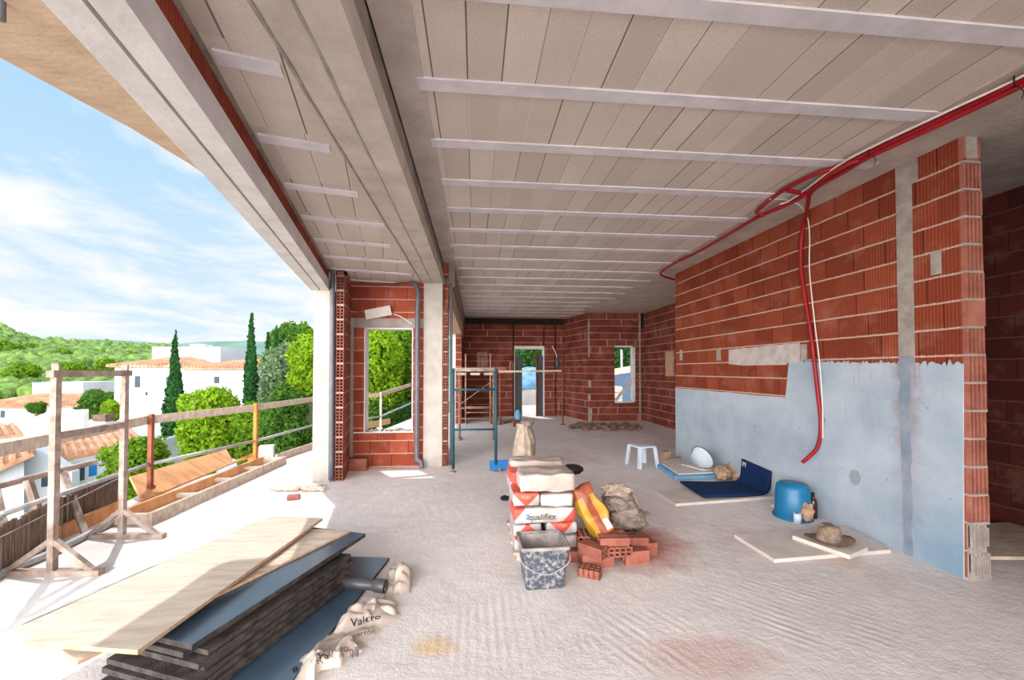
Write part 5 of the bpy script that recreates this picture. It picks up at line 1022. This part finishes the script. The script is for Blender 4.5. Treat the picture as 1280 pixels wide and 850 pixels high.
# left white house
D = 35; c = aD(55, 500, D); H2 = thing('white_house', 'white house with flat grey roof storey at left, behind the trestle', 'house', Vector((c.x, c.y, -6)))
M = block(H2, aD(40, 515, D), 9.5, 8, -7, aD(40, 508, D).z, .1); hip(H2, M, 9.5, 8, aD(40, 508, D).z, 1.1); block(H2, aD(72, 490, 38), 4.2, 5, -4, aD(72, 478, 38).z, .05, name='upper_storey')
q = MI(M, 10, 517, D); hwin(H2, M, q.x, q.z, .3, .6)
# lower houses just beyond the terrace
D = 14; H3 = thing('white_house', 'low white house with tiled roof just beyond the terrace, three dark windows', 'house', aD(90, 640, D)); 
e0, e1 = aD(78, 573, D), aD(182, 553, D + 2.5); g0, g1 = aD(70, 545, D + 4), aD(160, 532, D + 6); tiles([(e0, e1, g1, g0)], H3)
w0, w1 = e0 + Vector((.1, .25, -.1)), e1 + Vector((-.1, .25, -.1)); bk_ = Vector((-.4, 5, 0))
obj('wall', MB().hexa([Vector((w0.x, w0.y, -7)), Vector((w1.x, w1.y, -7)), Vector((w1.x, w1.y, -7)) + bk_, Vector((w0.x, w0.y, -7)) + bk_], [w0, w1, w1 + bk_, w0 + bk_]), 'render', H3)
dW = (w1 - w0).normalized(); nW = Vector((dW.y, -dW.x, 0)).normalized()
def wallwin(par, p0, dirv, nrm, x, y, w_, h_, mat='winglass', name='window'):
    nn = p0.dot(nrm); r = ray(x, y); t_ = (nn - _O.dot(nrm)) / r.dot(nrm); p = _O + r * t_; dirh = Vector((dirv.x, dirv.y, 0)).normalized()
    f = obj(name, MB().bar(p - dirh * (w_ / 2 + .06), p + dirh * (w_ / 2 + .06), .06, h_ + .12), 'render', par); obj('pane', MB().bar(p - dirh * w_ / 2 + nrm * .03, p + dirh * w_ / 2 + nrm * .03, .04, h_), mat, f)
nW = nW if nW.y < 0 else -nW
wallwin(H3, w0, dW, nW, 99, 592, .26, .52)
wallwin(H3, w0, dW, nW, 115, 588, .24, .4, 'blue')
gA, gB, gC, gD, gE = aD(-14, 640, 12.6), aD(90, 640, 13.6), aD(90, 590, 13.6), aD(42, 556, 13.1), aD(-14, 588, 12.6)
obj('gable_wall', MB().prism([gA, gB, gC, gD, gE], Vector((-.03, .3, 0))), 'render', H3)
dG = (gB - gA).normalized(); nG = Vector((dG.y, -dG.x, 0)).normalized(); nG = nG if nG.y < 0 else -nG
for x, y in ((15, 612), (58, 600)): wallwin(H3, gA, dG, nG, x, y, .2, .42)
H4 = thing('tiled_roof_house', 'terracotta tiled roof at the far left edge below the rail', 'house', aD(-10, 600, 11.5))
tiles([(aD(-60, 610, 11), aD(40, 566, 12.2), aD(46, 553, 15), aD(-60, 560, 15))], H4); tiles([(aD(-40, 550, 16), aD(30, 543, 17), aD(20, 531, 20), aD(-40, 530, 20))], H4)
obj('wall', MB().hexa([aD(-60, 680, 11.3), aD(30, 680, 12.4), aD(30, 680, 15.4), aD(-60, 680, 15.4)], [aD(-60, 612, 11.3), aD(30, 572, 12.4), aD(30, 562, 15.3), aD(-60, 564, 15.3)]), 'render', H4)
# sloping garden wall and pier
P = [aD(0, 572, 24), aD(104, 572, 24), aD(104, 512, 24), aD(60, 515, 24), aD(36, 524, 24), aD(0, 536, 24)]; tag(obj('garden_wall', MB().prism(P, Vector((0, .35, 0))), 'conc_white'), 'pale sloping garden wall before the left white house', 'wall')
P = aD(130, 533, 22); gp_ = thing('gate_pier', 'small white pier with a dark cap behind the middle bar of the trestle', 'pier', Vector((P.x, P.y, P.z - 1.2))); obj('pier', MB().box(P + Vector((0, 0, -.5)), (.55, .5, 1.6)), 'render', gp_); obj('cap', MB().box(P + Vector((0, 0, .5)), (.65, .6, .35)), 'trunk', gp_)
# ------------------------------------------------------------------ behind the back doorway and the right window
tag(obj('shutter_panel', MB().ext(dx0 + .016, dx0 + .016 + (aY(652.5, 500, BY).x - dx0), BY + .1, BY + .16, 0, aY(650, 445, BY).z), 'alu'), 'left anthracite shutter panel in the back doorway', 'shutter')
tag(obj('shutter_panel', MB().ext(aY(671.5, 500, BY).x, dx1 - .031, BY + .1, BY + .16, 0.0, aY(650, 445, BY).z), 'alu'), 'right anthracite shutter panel in the back doorway', 'shutter')
p = aY(670.5, 500, BY + .08); tag(obj('steel_prop', MB().tube([Vector((p.x, BY + .05, 0)), Vector((p.x, BY + .05, dz))], .025, 8), 'rust', None, True), 'rusty prop standing inside the back doorway', 'prop')
a, b = aD(640, 492, 17), aD(684, 485, 18); tag(obj('yard_wall', MB().hexa([Vector((a.x - 1, a.y, -.3)), Vector((b.x + .3, b.y, -.3)), Vector((b.x + .3, b.y + .3, -.3)), Vector((a.x - 1, a.y + .3, -.3))], [Vector((a.x - 1, a.y, a.z)), Vector((b.x + .3, b.y, b.z)), Vector((b.x + .3, b.y + .3, b.z)), Vector((a.x - 1, a.y + .3, a.z))]), 'wallgrey'), 'low grey yard wall with sloping top seen through the back doorway', 'wall')
p = aD(661, 486, 19.3); tag(obj('tarpaulin_heap', crumple(Vector((p.x, p.y, -.1)), (2.2, 1.6, 1.75), 91, .2, 4), 'tarp', None, True), 'pale blue tarpaulin heap behind the low yard wall', 'tarpaulin')
blob(660, 425, 490, 22, 70, 'garden_tree', 'deep green tree seen through the back doorway', 'leaf_dark', 31, 5200, 11, 'trees behind the back wall')
blob(690, 425, 490, 24, 60, 'garden_tree', 'deep green tree behind the back wall, right of the doorway', 'leaf_dark', 32, 3000, 9, 'trees behind the back wall')
blob(782, 418, 499, 20, 60, 'garden_tree', 'deep green tree seen through the tall narrow window', 'leaf_dark', 33, 5200, 11, 'trees behind the back wall')
def wq(x, y, D): return aD(x, y, D)
a, b = wq(758, 463, 18), wq(806, 455, 18); tag(obj('garden_wall', MB().hexa([Vector((a.x, a.y, -.3)), Vector((b.x, b.y, -.3)), Vector((b.x, b.y + .4, -.3)), Vector((a.x, a.y + .4, -.3))], [a, b, b + Vector((0, .4, 0)), a + Vector((0, .4, 0))]), 'conc_tan'), 'tan wall with sloping top seen through the tall narrow window', 'wall')
a, b = wq(758, 471, 16.5), wq(806, 463, 16.5); tag(obj('low_wall', MB().hexa([Vector((a.x, a.y, -.3)), Vector((b.x, b.y, -.3)), Vector((b.x, b.y + .3, -.3)), Vector((a.x, a.y + .3, -.3))], [a, b, b + Vector((0, .3, 0)), a + Vector((0, .3, 0))]), 'slate'), 'blue-grey low wall seen through the tall narrow window', 'wall')
t = thing('steel_pole', 'thin grey pole in front of the tree in the tall narrow window', 'pole', Vector((wq(777, 470, 17.6).x, wq(777, 470, 17.6).y, -.1))); p = Vector(t.location); obj('pole_tube', MB().tube([p, Vector((p.x, p.y, wq(777, 437, 17.6).z))], .05, 8), 'galv', t, True)
p0 = wq(767, 503, 13.2); st_ = Vector((p0.x, p0.y, -.02))
for k in range(6): z = -.02 + k * .2; tag(obj('foam_block', MB().ext(p0.x, p0.x + .3, p0.y, p0.y + .5, z, z + .185), 'white', bevel=.006), ['white block at the bottom of the stack outside the window', 'second white block from the bottom of the stack outside the window', 'third white block from the bottom of the stack outside the window', 'fourth white block from the bottom of the stack outside the window', 'fifth white block from the bottom of the stack outside the window', 'topmost white block of the stack outside the window'][k], 'block', 'white blocks stacked outside the window') if wq(770, 481, 13.2).z > z + .1 else None
tag(obj('diagonal_strut', MB().bar(aY(769, 501, NY + .12) + Vector((.02, 0, .01)), aY(791, 473, NY + .12), .08, .06), 'white'), 'white strut leaning diagonally in the tall narrow window', 'strut')
